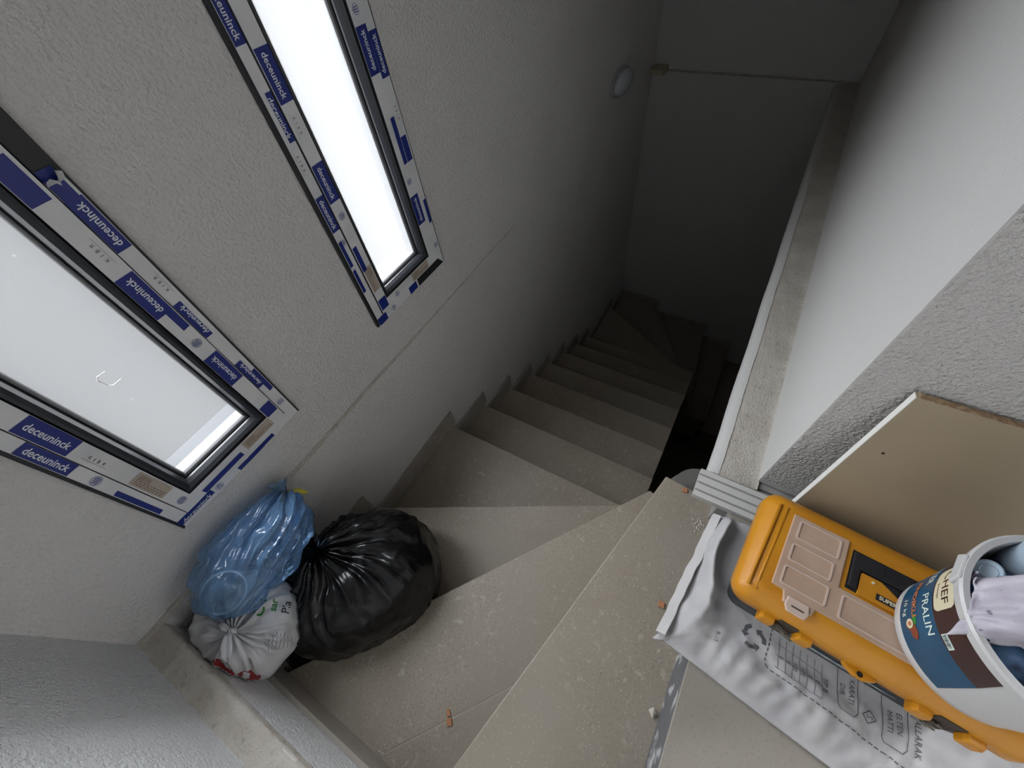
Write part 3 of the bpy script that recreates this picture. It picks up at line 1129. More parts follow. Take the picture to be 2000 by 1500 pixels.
wrap_print(wbody, wb, m_green, 'Ce', 0.050, bag_frame(508, 1186, 1.35), bold=0.0008)
wrap_print(wbody, wb, m_green, 'sar', 0.032, bag_frame(535, 1182, 1.35), bold=0.0004)
wrap_print(wbody, wb, m_ink, 'Pla', 0.036, bag_frame(560, 1186, 1.35), bold=0.0004)
sh = []
rnd = random.Random(4)
for k in range(9):
    a0 = -0.045 + k * 0.010
    pts = [(a0 + 0.004 * math.sin(i * 0.9 + k), -0.03 + i * 0.006 + rnd.uniform(-0.001, 0.001)) for i in range(int(5 + 5 * math.sin((k + 1) / 10 * PI)))]
    v = []
    for a, c_ in pts:
        v += [(a, c_), (a + 0.0013, c_)]
    sh.append((v, [(2 * i, 2 * i + 1, 2 * i + 3, 2 * i + 2) for i in range(len(pts) - 1)]))
wrap_print(wbody, wb, m_ink, None, 0, bag_frame(548, 1248, 0.2), name='sketch_print', shapes=sh)
red = [grid2d(0.15, 0.085, 40, 20, keep=lambda a, c_: c_ < 0.014 + 0.012 * math.sin(a * 75) and not (abs(a - 0.03) < 0.010 and abs(c_ + 0.004) < 0.009))]
wrap_print(wbody, wb, m_red, None, 0, bag_frame(462, 1312, -0.2), name='red_print', lift=0.002, shapes=red)

# blue translucent bag lying on top against the wall
ub = thing('blue_bag', 'see-through blue plastic bag lying on top of the other bags', 'bag', (-0.18, 0.96, -0.08))


def con_blue(p_):
    if p_.y > YW - 0.016:
        p_.y = YW - 0.016
    if p_.x < XN + 0.02:
        p_.x = XN + 0.02
    return p_


bag('bag_body', (-0.188, 0.980, 0.042), (0.188, 0.106, 0.098), ((1, 0.05, -0.10), (-0.05, 1, 0), (0.10, 0, 1)), (-0.005, 1.055, 0.035), m_bluebag, ub,
    nth=90, nph=200, folds=15, amp=0.024, seed=21, p=2.6, crump=0.030, th0=0.5, reach=2.2, con=con_blue)
ruffle('tied_end', (-0.012, 1.055, 0.033), (0.35, 0.55, 0.5), 0.05, 0.014, 0.028, 0.3, 6, m_bluebag, ub, 9)
cup = thing('plastic_cup', 'round clear plastic cup inside the blue bag', 'cup', (-0.30, 0.985, -0.02))
cd_ = (Vector((0.0, 0.0, 1.3)) - Vector((-0.31, 0.975, 0.055))).normalized()
c1_ = cd_.cross(Vector((0, 0, 1))).normalized()
c2_ = cd_.cross(c1_)
rc = Vector((-0.306, 0.955, 0.068))
ring = lambda r, h_: [tuple(rc + cd_ * h_ + c1_ * r * math.cos(2 * PI * k / 40) + c2_ * r * math.sin(2 * PI * k / 40)) for k in range(40)]
b = MB()
b.loft([ring(0.0555, -0.004), ring(0.0595, 0.0), ring(0.0585, 0.005), ring(0.053, 0.004), ring(0.0525, -0.004), ring(0.0555, -0.004)], caps=False)
under(b.build('cup_rim', mat('cup_rim_plastic', (0.75, 0.80, 0.84), 0.25), smooth=True), cup)
b = MB()
b.loft([ring(0.0545, -0.002), ring(0.050, -0.04), ring(0.046, -0.075), ring(0.02, -0.078), ring(0.002, -0.078)], caps=False)
under(b.build('cup_wall', m_clear, smooth=True), cup)
b = MB()
b.tube([(-0.036, 1.060, 0.018), (-0.020, 1.066, 0.020), (0.004, 1.062, 0.010), (0.024, 1.046, -0.004), (0.036, 1.026, -0.018)], [0.004, 0.012, 0.014, 0.012, 0.005], 10, flat=0.4)
tag(b.build('yellow_strip', m_yel, smooth=True), 'flat yellow strip showing through the neck of the blue bag', 'tape')

# ------------------------------------------------------------------ chips and crumbs on the treads
def chip(x, y, z, a, lx, ly, label, name='tile_chip', material=m_clay):
    hz = 0.0055
    v = [(-lx, -ly), (lx * 0.9, -ly * 1.05), (lx * 1.05, ly * 0.9), (-lx * 0.95, ly)]
    b_ = MB()
    b_.prism(v, 0, hz)
    o = b_.build(name, material)
    bevel(o, 0.0007, 1)
    o.location = (x, y, z - 0.0002)
    o.rotation_euler = (0, 0, a)
    return tag(o, label, 'tile chip', 'terracotta chips on the treads')


chip(0.718, -0.128, -R, 0.3, 0.0085, 0.0085, 'terracotta chip near the rounded corner of the top tread')
chip(0.323, -0.172, -R, 0.15, 0.0095, 0.0095, 'terracotta chip lying beside the sack corner')
chip(-0.264, 0.293, -2 * R, 0.9, 0.0095, 0.006, 'narrower terracotta chip of the pair on the second tread')
chip(-0.282, 0.277, -2 * R, 0.75, 0.010, 0.008, 'squarer terracotta chip of the pair on the second tread')
rnd = random.Random(12)
b = MB()
b.add([(0.056 + 0.012 * (q[0] + 0.25 * rnd.uniform(-1, 1)), -0.236 + 0.011 * (q[1] + 0.25 * rnd.uniform(-1, 1)), -R + 0.008 + 0.009 * (q[2] + 0.2 * rnd.uniform(-1, 1))) for q in
       ((1, 0, 0), (-1, 0, 0), (0, 1, 0), (0, -1, 0), (0, 0, 1), (0, 0, -1), (0.7, 0.7, 0.2))], [(0, 6, 4), (6, 2, 4), (2, 1, 4), (1, 3, 4), (3, 0, 4), (6, 0, 5), (2, 6, 5), (1, 2, 5), (3, 1, 5), (0, 3, 5)])
tag(b.build('mortar_lump', m_crumb), 'small pale mortar lump against the dark riser', 'mortar')

b = MB()


def inside(poly, x, y):
    r_ = False
    n = len(poly)
    for i in range(n):
        (xa, ya), (xb, yb) = poly[i], poly[(i + 1) % n]
        if (ya > y) != (yb > y) and x < (xb - xa) * (y - ya) / (yb - ya) + xa:
            r_ = not r_
    return r_


regs = [([(0.70, -0.05), (-0.47, 0.205), (-0.47, -0.22), (0.69, -0.22)], 1, 150), ([(0.70, 0.0), (-0.45, 0.84), (-0.45, 0.25), (0.70, -0.03)], 2, 170),
        ([(0.72, 0.03), (0.17, 1.08), (0.1, 0.7), (0.70, 0.0)], 3, 60), ([(0.76, 0.12), (0.75, 1.09), (0.2, 1.09)], 4, 55), ([(1.05, 0), (1.05, 1.09), (0.79, 1.09), (0.79, 0)], 5, 40),
        ([(1.34, 0), (1.34, 1.09), (1.08, 1.09), (1.08, 0)], 6, 30), ([(1.63, 0), (1.63, 1.09), (1.38, 1.09), (1.38, 0)], 7, 25), ([(1.93, 0), (1.93, 1.09), (1.68, 1.09), (1.68, 0)], 8, 18)]
for poly, k, cnt in regs:
    xs_ = [p[0] for p in poly]
    ys_ = [p[1] for p in poly]
    while cnt:
        x, y = rnd.uniform(min(xs_), max(xs_)), rnd.uniform(min(ys_), max(ys_))
        if not inside(poly, x, y):
            continue
        cnt -= 1
        s_ = rnd.choice((0.0010, 0.0012, 0.0016, 0.0022, 0.0034))
        a = rnd.uniform(0, 6)
        b.add([(x + s_ * math.cos(a), y + s_ * math.sin(a), -k * R), (x + s_ * math.cos(a + 2), y + s_ * math.sin(a + 2), -k * R), (x + s_ * 1.3 * math.cos(a + 4), y + s_ * math.sin(a + 4.2), -k * R), (x, y, -k * R + s_)],
              [(0, 1, 3), (1, 2, 3), (2, 0, 3), (2, 1, 0)])
for _ in range(90):   # heap of grit by the skirting and at the profile
    cx, cy, k = rnd.choice(((-0.44, 0.33, 2), (0.618, -0.212, 1), (-0.45, 0.42, 2), (0.625, -0.205, 1)))
    x, y = cx + rnd.gauss(0, 0.012), cy + rnd.gauss(0, 0.012)
    s_ = rnd.uniform(0.002, 0.005)
    x = max(x, -0.455)
    a = rnd.uniform(0, 6)
    b.add([(x + s_ * math.cos(a), y + s_ * math.sin(a), -k * R), (x + s_ * math.cos(a + 2), y + s_ * math.sin(a + 2), -k * R), (x + s_ * math.cos(a + 4), y + s_ * math.sin(a + 4.2), -k * R), (x, y, -k * R + s_)],
          [(0, 1, 3), (1, 2, 3), (2, 0, 3), (2, 1, 0)])
tag(b.build('crumbs', m_crumb), 'pale mortar crumbs scattered over the upper treads', 'debris', kind='stuff')

# ------------------------------------------------------------------ grooved threshold profile
pf = thing('threshold_profile', 'ivory grooved threshold strip at the end of the ledge', 'trim', (0.67, -0.27, 0.0))
b = MB()
xp = [0.622, 0.636, 0.640, 0.664, 0.668, 0.693, 0.697, 0.718]
rings = []
prof = [(0.622, -0.006), (0.622, 0.016)]
for g in (0.640, 0.667, 0.695):
    prof += [(g - 0.0035, 0.020), (g - 0.0022, 0.0135), (g + 0.0022, 0.0135), (g + 0.0035, 0.020)]
prof += [(0.714, 0.020), (0.718, 0.016), (0.718, -0.006)]
for y in (-0.136, -0.43):
    rings.append([(px, y, pz) for px, pz in prof])
b.loft(rings)
under(b.build('profile_body', m_profile), pf)
for g in (0.640, 0.667, 0.695):
    under(MB().box(g - 0.0022, g + 0.0022, -0.4295, -0.1365, 0.0132, 0.0142).build('groove', m_groove), pf)
under(MB().box(0.655, 0.735, -0.43, -0.225, -0.19, -0.0062).build('mortar_bed', m_conc), pf)

# ------------------------------------------------------------------ woven sack under the toolbox
TC = Vector((0.455, -0.525))
TU = Vector((-0.09, -0.996)).normalized()
TV = Vector((-TU.y, TU.x))


def box_local(x, y):
    q = Vector((x, y)) - TC
    return q.dot(TU), q.dot(TV)


S00, S10, S11, S01 = Vector((0.205, -0.168)), Vector((0.592, -0.217)), Vector((0.56, -1.16)), Vector((0.095, -1.12))


def sack_xy(a, t):
    """a across (0 near edge), t along"""
    p_ = S00.lerp(S10, a).lerp(S01.lerp(S11, a), t)
    if a < 0.5:   # near edge bows towards the stairs side
        p_ += Vector((-0.012 * math.sin(t * 2.4) * (1 - 2 * a), 0))
    return p_


def smooth_step(e0, e1, x):
    t = max(0, min(1, (x - e0) / (e1 - e0)))
    return t * t * (3 - 2 * t)


def sack_z(x, y, a, t):
    e = min(a, 1 - a, t * 2.2, (1 - t) * 2.2)
    base = 0.010 + 0.034 * smooth_step(0.0, 0.16, e)
    u, v_ = box_local(x, y)
    du = max(abs(u) - 0.245, 0)
    dv = max(abs(v_) - 0.122, 0)
    dist = math.hypot(du, dv)
    press = 1 - smooth_step(0.0, 0.06, dist)
    q = Vector((x, y, 0))
    wr_ = 0.010 * noise.noise(q * 11) + 0.006 * (1 - 2 * abs(noise.noise(q * 17 + Vector((3, 1, 0))))) + 0.004 * noise.noise(q * 40)
    # cross wrinkles on the near margin
    wr_ += 0.0035 * math.sin((y * 0.9 + x * 0.35) * 170 + 3 * noise.noise(q * 9)) * smooth_step(0.35, 0.12, a) * smooth_step(0.0, 0.1, a)
    # the free end pushed up into a fold along the toolbox end
    fx = math.exp(-((y + 0.240 - 0.014 * math.sin(x * 17)) / 0.017) ** 2) * smooth_step(0.30, 0.38, x) * smooth_step(0.62, 0.55, x)
    f2 = math.exp(-((y + 0.245 + (x - 0.33) * 0.35) / 0.028) ** 2) * smooth_step(0.22, 0.30, x) * smooth_step(0.46, 0.36, x)
    z = base * (1 - press) + 0.040 * press + wr_ * (1 - press) * smooth_step(0, 0.08, e) + 0.060 * fx * (1 - press * 0.6) + 0.040 * f2 * (1 - press)
    return max(z, 0.006)


sack = thing('woven_sack', 'white woven plastic sack with black print lying under the toolbox', 'sack', (0.37, -0.6, 0.0))
b = MB()
NA, NT = 90, 150
vs = []
for i in range(NA + 1):
    for j in range(NT + 1):
        a, t = i / NA, (j / NT) ** 1.25
        p_ = sack_xy(a, t)
        vs.append((p_.x, p_.y, sack_z(p_.x, p_.y, a, t)))
top_n = len(vs)
for i in range(NA + 1):
    for j in range(NT + 1):
        a, t = i / NA, (j / NT) ** 1.25
        p_ = sack_xy(a, t)
        vs.append((p_.x, p_.y, 0.0008))
idf = lambda i, j: i * (NT + 1) + j
fs = []
for i in range(NA):
    for j in range(NT):
        fs.append((idf(i, j), idf(i, j + 1), idf(i + 1, j + 1), idf(i + 1, j)))
        fs.append(tuple(top_n + q for q in (idf(i + 1, j), idf(i + 1, j + 1), idf(i, j + 1), idf(i, j))))
for i in range(NA):
    for j, fl_ in ((0, 0), (NT, 1)):
        q = (idf(i, j), idf(i + 1, j), top_n + idf(i + 1, j), top_n + idf(i, j))
        fs.append(q if not fl_ else q[::-1])
for j in range(NT):
    for i, fl_ in ((0, 1), (NA, 0)):
        q = (idf(i, j), idf(i, j + 1), top_n + idf(i, j + 1), top_n + idf(i, j))
        fs.append(q if not fl_ else q[::-1])
b.add(vs, fs)
sbody = under(b.build('sack_body', m_sack, smooth=True), sack)
# folded hem along the free end
b = MB()
rings = []
for i in range(46):
    a = 0.02 + 0.96 * i / 45
    p_ = sack_xy(a, 0.0)
    wv = 0.004 * noise.noise(Vector((a * 9, 3, 0)))
    z = 0.016 + 0.012 * noise.noise(Vector((a * 6, 0, 0))) + 0.012
    rings.append([(p_.x, p_.y + 0.013 + wv, z - 0.012), (p_.x, p_.y + 0.012 + wv, z + 0.001), (p_.x, p_.y - 0.008 + wv, z + 0.006), (p_.x, p_.y - 0.010 + wv, z + 0.001), (p_.x, p_.y - 0.006 + wv, 0.004)])
b.loft(rings)
under(b.build('hem', m_seam, smooth=False), sack)
b = MB()   # drawn-out corner tip
b.tube([(0.225, -0.19, 0.014), (0.205, -0.168, 0.012), (0.196, -0.157, 0.008)], [0.014, 0.008, 0.002], 8, flat=0.5)
under(b.build('corner_tip', m_sack, smooth=True), sack)


def sack_pt(x, y, lift=0.0012):
    # invert the footprint mapping by a few fixed-point steps
    t = (-0.17 - y) / 0.95
    a = (x - 0.2) / 0.39
    for _ in range(12):
        p_ = sack_xy(a, t)
        a += (x - p_.x) / 0.42
        t -= (y - p_.y) / 0.95
    return (x, y, sack_z(x, y, min(1, max(0, a)), min(1, max(0, t))) + lift)


def sack_line(pts, wd, mb, dash=None, dense=0.004):
    run = 0
    for k in range(len(pts) - 1):
        A, B = Vector(pts[k]), Vector(pts[k + 1])
        L_ = (B - A).length
        d_ = (B - A) / L_
        nrm = Vector((-d_.y, d_.x)) * wd / 2
        n = max(1, int(L_ / dense))
        for i in range(n):
            run += 1
            if dash and run % dash == 0:
                continue
            p0 = A + d_ * L_ * i / n
            p1 = A + d_ * L_ * (i + 1) / n
            mb.add([sack_pt(*(p0 - nrm)), sack_pt(*(p1 - nrm)), sack_pt(*(p1 + nrm)), sack_pt(*(p0 + nrm))], [(0, 1, 2, 3)])


def sack_text(body, size, x, y, mb):
    return text_mb(body, size, lambda a, c_: sack_pt(x - a, y - c_, 0.0014), mb=mb)


pr_ = MB()
sack_line([(0.355, -0.401), (0.275, -0.397), (0.266, -0.402), (0.262, -0.412), (0.219, -0.677), (0.185, -0.90)], 0.0024, pr_, dash=3)
under(pr_.build('dashed_frame_print', m_grey_ink), sack)
pr_ = MB()
for j in range(7):
    y = -0.420 - j * 0.0155
    sack_line([(0.345 - j * 0.002, y), (0.272 - j * 0.0022, y - 0.004)], 0.0009, pr_)
for q in range(3):
    sack_line([(0.275 + q * 0.026, -0.418), (0.259 + q * 0.026, -0.515)], 0.0009, pr_)
under(pr_.build('table_print', m_grey_ink), sack)


def sack_word(body, size, x, y):
    under(sack_text(body, size, x, y, MB()).build('lettering', m_grey_ink), sack)


for j, s_ in enumerate(('0', '0', '100', '100', '0', '0')):
    sack_word(s_, 0.013, 0.300 - j * 0.002, -0.428 - j * 0.0155)
sack_word('TIP B', 0.014, 0.292, -0.522)
sack_word('R-15', 0.013, 0.270, -0.286)
for (bx0, bx1, by0, by1, tx_) in ((0.345, 0.262, -0.545, -0.588, ('KARATI', 'DIR')), (0.335, 0.245, -0.632, -0.683, ('ELTEN', 'MATTI'))):
    c_ = 0.008
    pr_ = MB()
    sack_line([(bx0, by0), (bx1 + c_, by0 - 0.003), (bx1, by0 - c_), (bx1 - 0.003, by1 + c_), (bx1 + c_, by1), (bx0, by1 + 0.002)], 0.0014, pr_)
    under(pr_.build('box_print', m_grey_ink), sack)
    sack_word(tx_[0], 0.015, (bx0 + bx1) / 2 + 0.004, (by0 + by1) / 2 - 0.008)
    sack_word(tx_[1], 0.015, (bx0 + bx1) / 2, (by0 + by1) / 2 + 0.010)
sack_word('ALLARAK', 0.018, 0.285, -0.700)
pr_ = MB()
for k in range(4):   # small diamond mark
    a0, a1 = k * PI / 2, (k + 1) * PI / 2
    sack_line([(0.276 + 0.013 * math.cos(a0), -0.609 + 0.013 * math.sin(a0)), (0.276 + 0.013 * math.cos(a1), -0.609 + 0.013 * math.sin(a1))], 0.002, pr_)
under(pr_.build('diamond_mark', m_grey_ink), sack)
sack_word('S', 0.016, 0.276, -0.609)
rc_ = MB()     # three chasing arrows
for k in range(3):
    A = 2 * PI * k / 3 + 0.5
    cx, cy = 0.312, -0.364
    P = lambda r_, a: (cx + r_ * math.cos(A + a), cy + r_ * math.sin(A + a))
    rc_.add([sack_pt(*P(0.021, -0.15)), sack_pt(*P(0.030, -0.10)), sack_pt(*P(0.029, 0.35)), sack_pt(*P(0.020, 0.30))], [(0, 1, 2, 3)])
    rc_.add([sack_pt(*P(0.029, 0.35)), sack_pt(*P(0.020, 0.30)), sack_pt(*P(0.017, 0.75)), sack_pt(*P(0.025, 0.95))], [(0, 1, 2, 3)])
    rc_.add([sack_pt(*P(0.012, 0.80)), sack_pt(*P(0.030, 0.98)), sack_pt(*P(0.021, 1.45))], [(0, 1, 2)])
under(rc_.build('recycling_mark', m_grey_ink), sack)

# ------------------------------------------------------------------ toolbox
TZ = 0.038


def tl(u, v_, z):
    p_ = TC + TU * u + TV * v_
    return (p_.x, p_.y, z)


tb = thing('toolbox', 'yellow lidded toolbox with dark body and milky organiser panels on the sack', 'toolbox', (TC.x, TC.y, TZ))


def tpart(mb, name, material, smooth=False, bev=None, par=None):
    o = under(mb.build(name, material, None, smooth, xf=tl), par or tb)
    if bev:
        bevel(o, bev, 2)
    return o


def rr_loft(levels, n=6):
    """levels: (z, half u, half v, corner radius)"""
    return MB().loft([[(x, y, z) for x, y in rrect(hu, hv, r_, n)] for z, hu, hv, r_ in levels])


tpart(rr_loft([(TZ, 0.232, 0.108, 0.03), (TZ + 0.012, 0.236, 0.112, 0.03), (0.125, 0.246, 0.122, 0.03), (0.128, 0.250, 0.126, 0.03), (0.200, 0.254, 0.130, 0.03)]), 'body', m_body)
tpart(rr_loft([(0.190, 0.262, 0.138, 0.038), (0.193, 0.265, 0.141, 0.038), (0.226, 0.264, 0.140, 0.038), (0.236, 0.258, 0.134, 0.036), (0.250, 0.246, 0.122, 0.03), (0.258, 0.236, 0.113, 0.024), (0.261, 0.225, 0.104, 0.02), (0.262, 0.21, 0.10, 0.02)], 8), 'lid', m_yellow, True)
for u_ in (-0.2385, -0.2225):     # raised ribs at the lid end
    b = MB()
    b.tube([(u_ + 0.004, 0.098, 0.2595), (u_ - 0.006, -0.094, 0.2590), (u_ - 0.005, -0.118, 0.2520)], 0.0035, 8)
    tpart(b, 'lid_rib', m_yellow, True)
b = MB()
b.tube([(0.222, 0.098, 0.2595), (0.234, -0.094, 0.2590)], 0.0035, 8)
tpart(b, 'lid_rib', m_yellow, True)
ZT = 0.2625
# L-shaped organiser
b = MB()
b.prism([(-0.204, 0.088), (-0.090, 0.088), (-0.090, -0.026), (0.205, -0.026), (0.205, -0.098), (-0.118, -0.098), (-0.124, -0.116), (-0.176, -0.116), (-0.182, -0.094), (-0.206, -0.092)], 0.2555, ZT + 0.0035)
organiser = tpart(b, 'organiser_panel', m_org, bev=0.002)


def cell(u0, u1, v0, v1):
    b_ = MB()
    zz = ZT + 0.0034
    o_ = rrect((u1 - u0) / 2, (v1 - v0) / 2, 0.006, 4, (u0 + u1) / 2, (v0 + v1) / 2)
    i_ = rrect((u1 - u0) / 2 - 0.0035, (v1 - v0) / 2 - 0.0035, 0.004, 4, (u0 + u1) / 2, (v0 + v1) / 2)
    b_.loft([[(x, y, zz - 0.001) for x, y in o_], [(x, y, zz + 0.0022) for x, y in o_], [(x, y, zz + 0.0022) for x, y in i_], [(x, y, zz - 0.001) for x, y in i_]], caps=False)
    tpart(b_, 'compartment_rim', m_org_rim, par=organiser)


cell(-0.190, -0.104, 0.030, 0.078)
cell(-0.192, -0.108, -0.026, 0.018)
cell(-0.194, -0.106, -0.084, -0.038)
cell(-0.082, 0.060, -0.090, -0.036)
cell(0.070, 0.195, -0.090, -0.036)
b = MB()
b.prism([(-0.171, -0.100), (-0.131, -0.100), (-0.128, -0.120), (-0.134, -0.132), (-0.168, -0.132), (-0.174, -0.120)], ZT + 0.001, ZT + 0.007)
ltab = tpart(b, 'latch_tab', m_org_rim, bev=0.002)
tpart(MB().box(-0.162, -0.138, -0.1195, -0.1165, ZT + 0.0055, ZT + 0.0075), 'latch_slot', m_recess_shade, par=ltab)
# handle well, grip and cover plate
tpart(MB().box(-0.080, 0.206, -0.018, 0.074, 0.2605, 0.2628), 'handle_well', m_handle)
b = MB()
b.prism([(-0.078, 0.070), (0.204, 0.070), (0.204, 0.034), (-0.061, 0.034), (-0.061, -0.013), (-0.078, -0.013)], 0.2628, 0.2690)
hnd = tpart(b, 'handle', m_handle, bev=0.003)
for k in range(9):
    tpart(MB().box(-0.03 + k * 0.024, -0.022 + k * 0.024, 0.038, 0.066, 0.2688, 0.2702), 'grip_rib', m_handle, par=hnd)
b = MB()
b.prism([(-0.059, -0.020), (0.204, -0.020), (0.204, 0.006), (0.045, 0.006), (0.030, 0.009), (0.010, 0.014), (-0.010, 0.025), (-0.022, 0.031), (-0.056, 0.031), (-0.059, 0.028)], 0.2620, 0.2665)
tpart(b, 'cover_plate', m_yellow, bev=0.0015)
nplate = tpart(MB().box(-0.027, 0.040, -0.0115, 0.0025, 0.2664, 0.2672), 'name_plate', m_handle)
tm = text_mb('SUPER-BAG', 0.0112, lambda a, c_: tl(0.0065 + a, -0.0045 + c_, 0.2677), sx_=1.0, bold=0.0004)
under(tm.build('lettering', m_lcream), nplate)
b = MB()
b.loft([[(-0.036 + 0.0028 * math.cos(k * PI / 6), 0.020 + 0.0028 * math.sin(k * PI / 6), z) for k in range(12)] for z in (0.2664, 0.2685)])
tpart(b, 'rivet', m_lcream)
# front: hinge lugs, padlock eye, torn latches
for u_ in (-0.178, -0.104, 0.103, 0.182):
    b = rr_loft([(0.176, 0.012, 0.010, 0.004), (0.182, 0.016, 0.013, 0.005), (0.204, 0.016, 0.013, 0.005), (0.216, 0.012, 0.010, 0.004)], 3)
    b.v = [(x + u_, y - 0.143, z) for x, y, z in b.v]
    tpart(b, 'latch_lug', m_yellow, bev=0.001)
b = MB()
b.prism([(-0.035, -0.135), (-0.026, -0.148), (-0.008, -0.156), (0.010, -0.156), (0.026, -0.148), (0.036, -0.135)], 0.190, 0.204)
eye = tpart(b, 'padlock_eye', m_yellow, bev=0.003)
b = MB()
b.loft([[(0.0 + 0.0055 * math.cos(k * PI / 8), -0.148 + 0.0055 * math.sin(k * PI / 8), z) for k in range(16)] for z in (0.2035, 0.2048)])
tpart(b, 'eye_hole', m_gasket, par=eye)
recs = []
for u0, u1 in ((-0.158, -0.122), (0.122, 0.163)):
    recs.append(tpart(MB().box(u0, u1, -0.1425, -0.120, 0.140, 0.224), 'latch_recess', m_recess_shade))
rnd = random.Random(8)
for u0, rec in zip((-0.14, 0.142), recs):
    for k in range(8):
        b = MB()
        u_, z_ = u0 + rnd.uniform(-0.022, 0.022), 0.150 + rnd.uniform(0, 0.045)
        lx, lz = rnd.uniform(0.006, 0.014), rnd.uniform(0.003, 0.008)
        a_ = rnd.uniform(-0.6, 0.6)
        for_v = [(-lx, -lz), (lx, -lz * 0.6), (lx * 0.9, lz), (-lx, lz * 0.8)]
        yy = -0.145 - rnd.uniform(0, 0.010)
        ca, sa = math.cos(a_), math.sin(a_)
        v = [(u_ + ca * p_ - sa * q, yy - 0.3 * q, z_ + sa * p_ + ca * q) for p_, q in for_v]
        v += [(x, y + 0.004, z) for x, y, z in v]
        b.add(v, [(0, 1, 2, 3), (7, 6, 5, 4), (0, 4, 5, 1), (1, 5, 6, 2), (2, 6, 7, 3), (3, 7, 4, 0)])
        tpart(b, 'broken_latch_piece', m_metal, par=rec)
# torn strip of tape along the body
b = MB()
vs = []
for i in range(41):
    t = i / 40
    u_ = -0.075 + 0.185 * t
    jag = 0.010 * noise.noise(Vector((t * 21, 0, 0)))
    z1_ = 0.118 - 0.006 * t
    z0_ = 0.088 + jag + 0.015 * t * t
    fz = lambda z: -(0.112 + (z - TZ - 0.012) / (0.125 - TZ - 0.012) * 0.010) - 0.0035
    vs += [(u_, fz(z1_), z1_), (u_, fz(z0_) - 0.004 * abs(jag) * 60 * 0.05, max(z0_, 0.07))]
b.add(vs, [(2 * i, 2 * i + 1, 2 * i + 3, 2 * i + 2) for i in range(40)])
tpart(b, 'torn_tape', m_tape)

# ------------------------------------------------------------------ pail on the toolbox
PC = (0.430, -0.645)
PZ = 0.2705
pail = thing('pail', 'white plastic pail with blue and brown label standing on the toolbox', 'bucket', (PC[0], PC[1], PZ))


def pr(z):
    return 0.119 + (z - 0.28) * 0.100


def pp(th, z, off=0.0):
    r_ = pr(z) + off
    return (PC[0] + r_ * math.cos(th), PC[1] + r_ * math.sin(th), z)


def circ(r_, z, n=72):
    return [(PC[0] + r_ * math.cos(2 * PI * k / n), PC[1] + r_ * math.sin(2 * PI * k / n), z) for k in range(n)]


ZR = 0.497
b = MB()
b.loft([circ(0.108, PZ), circ(0.114, PZ + 0.001), circ(0.1195, PZ + 0.006), circ(pr(0.29), 0.29), circ(pr(ZR - 0.03), ZR - 0.03), circ(pr(ZR) + 0.001, ZR), circ(pr(ZR) - 0.003, ZR + 0.001),
        circ(pr(ZR) - 0.004, ZR - 0.01), circ(pr(0.30) - 0.004, 0.30), circ(0.10, 0.285), circ(0.001, 0.285)], caps=False)
b.add(circ(0.108, PZ), [tuple(range(72))[::-1]])
under(b.build('pail_body', m_pail, smooth=True), pail)
b = MB()
r_ = pr(ZR)
b.loft([circ(r_ - 0.004, ZR - 0.001), circ(r_ - 0.002, ZR + 0.004), circ(r_ + 0.007, ZR + 0.004), circ(r_ + 0.010, ZR), circ(r_ + 0.007, ZR - 0.017), circ(r_ + 0.001, ZR - 0.024)], caps=False)
under(b.build('rim_collar', m_pail, smooth=False), pail)


def pail_patch(th0, th1, z0, z1, off, name, material, nth=40, nz=4, skew=0.0):
    b_ = MB()
    vs_ = []
    for i in range(nth + 1):
        for j in range(nz + 1):
            z = z0 + (z1 - z0) * j / nz
            th = th0 + (th1 - th0) * i / nth + skew * (j / nz) * (i / nth)
            vs_.append(pp(th, z, off))
    b_.add(vs_, [(i * (nz + 1) + j, (i + 1) * (nz + 1) + j, (i + 1) * (nz + 1) + j + 1, i * (nz + 1) + j + 1) for i in range(nth) for j in range(nz)])
    return under(b_.build(name, material, None, True), pail)


D = PI / 180
LAB = pail_patch(-60 * D, 150 * D, 0.298, 0.405, 0.0008, 'blue_label', m_lblue, skew=-3 * D)
pail_patch(-60 * D, 147 * D, 0.405, ZR - 0.021, 0.0008, 'brown_label', m_lbrown, skew=-3 * D)


def pail_text(body, size, th, z, material, bold=0.0, sx_=1.0, name='lettering', par=None):
    r_ = pr(z) + 0.0016
    o = text_mb(body, size, lambda a, c_: pp(th + a / r_, z + c_, 0.0016), bold=bold, sx_=sx_)
    return under(o.build(name, material), par or LAB)


pail_text('FILLER', 0.028, 61 * D, 0.384, m_lwhite, 0.0002, 0.72)
pail_text('PRALIN', 0.028, 98 * D, 0.384, m_lwhite, 0.0002, 0.80)
pail_text('FINDIKLI', 0.019, 82 * D, 0.347, m_lorange, 0.0005)
pail_text('10 kg', 0.016, 88 * D, 0.318, m_lwhite)
# cream shield with the maker's name
b = MB()
NS = 24
hx_, hz_, cr_ = 0.041, 0.028, 0.009
vs = []
for i in range(NS + 1):
    x = -hx_ + 2 * hx_ * i / NS
    e_ = max(0.0, abs(x) - (hx_ - cr_))
    h_ = hz_ - (cr_ - math.sqrt(max(0.0, cr_ * cr_ - e_ * e_)))
    for t in (-1, -0.5, 0, 0.5, 1):
        vs.append(pp(82 * D + x / 0.135, 0.4385 + h_ * t, 0.0014))
b.add(vs, [(i * 5 + j, (i + 1) * 5 + j, (i + 1) * 5 + j + 1, i * 5 + j + 1) for i in range(NS) for j in range(4)])
shield = under(b.build('cream_shield', m_lcream, smooth=True), pail)
pail_text('CHEF', 0.027, 82 * D, 0.441, m_lbrown, 0.0002, par=shield)
pail_text('THE', 0.009, 74 * D, 0.460, m_lbrown, par=shield)
pail_text('prestige', 0.009, 84 * D, 0.422, m_lbrown, par=shield)
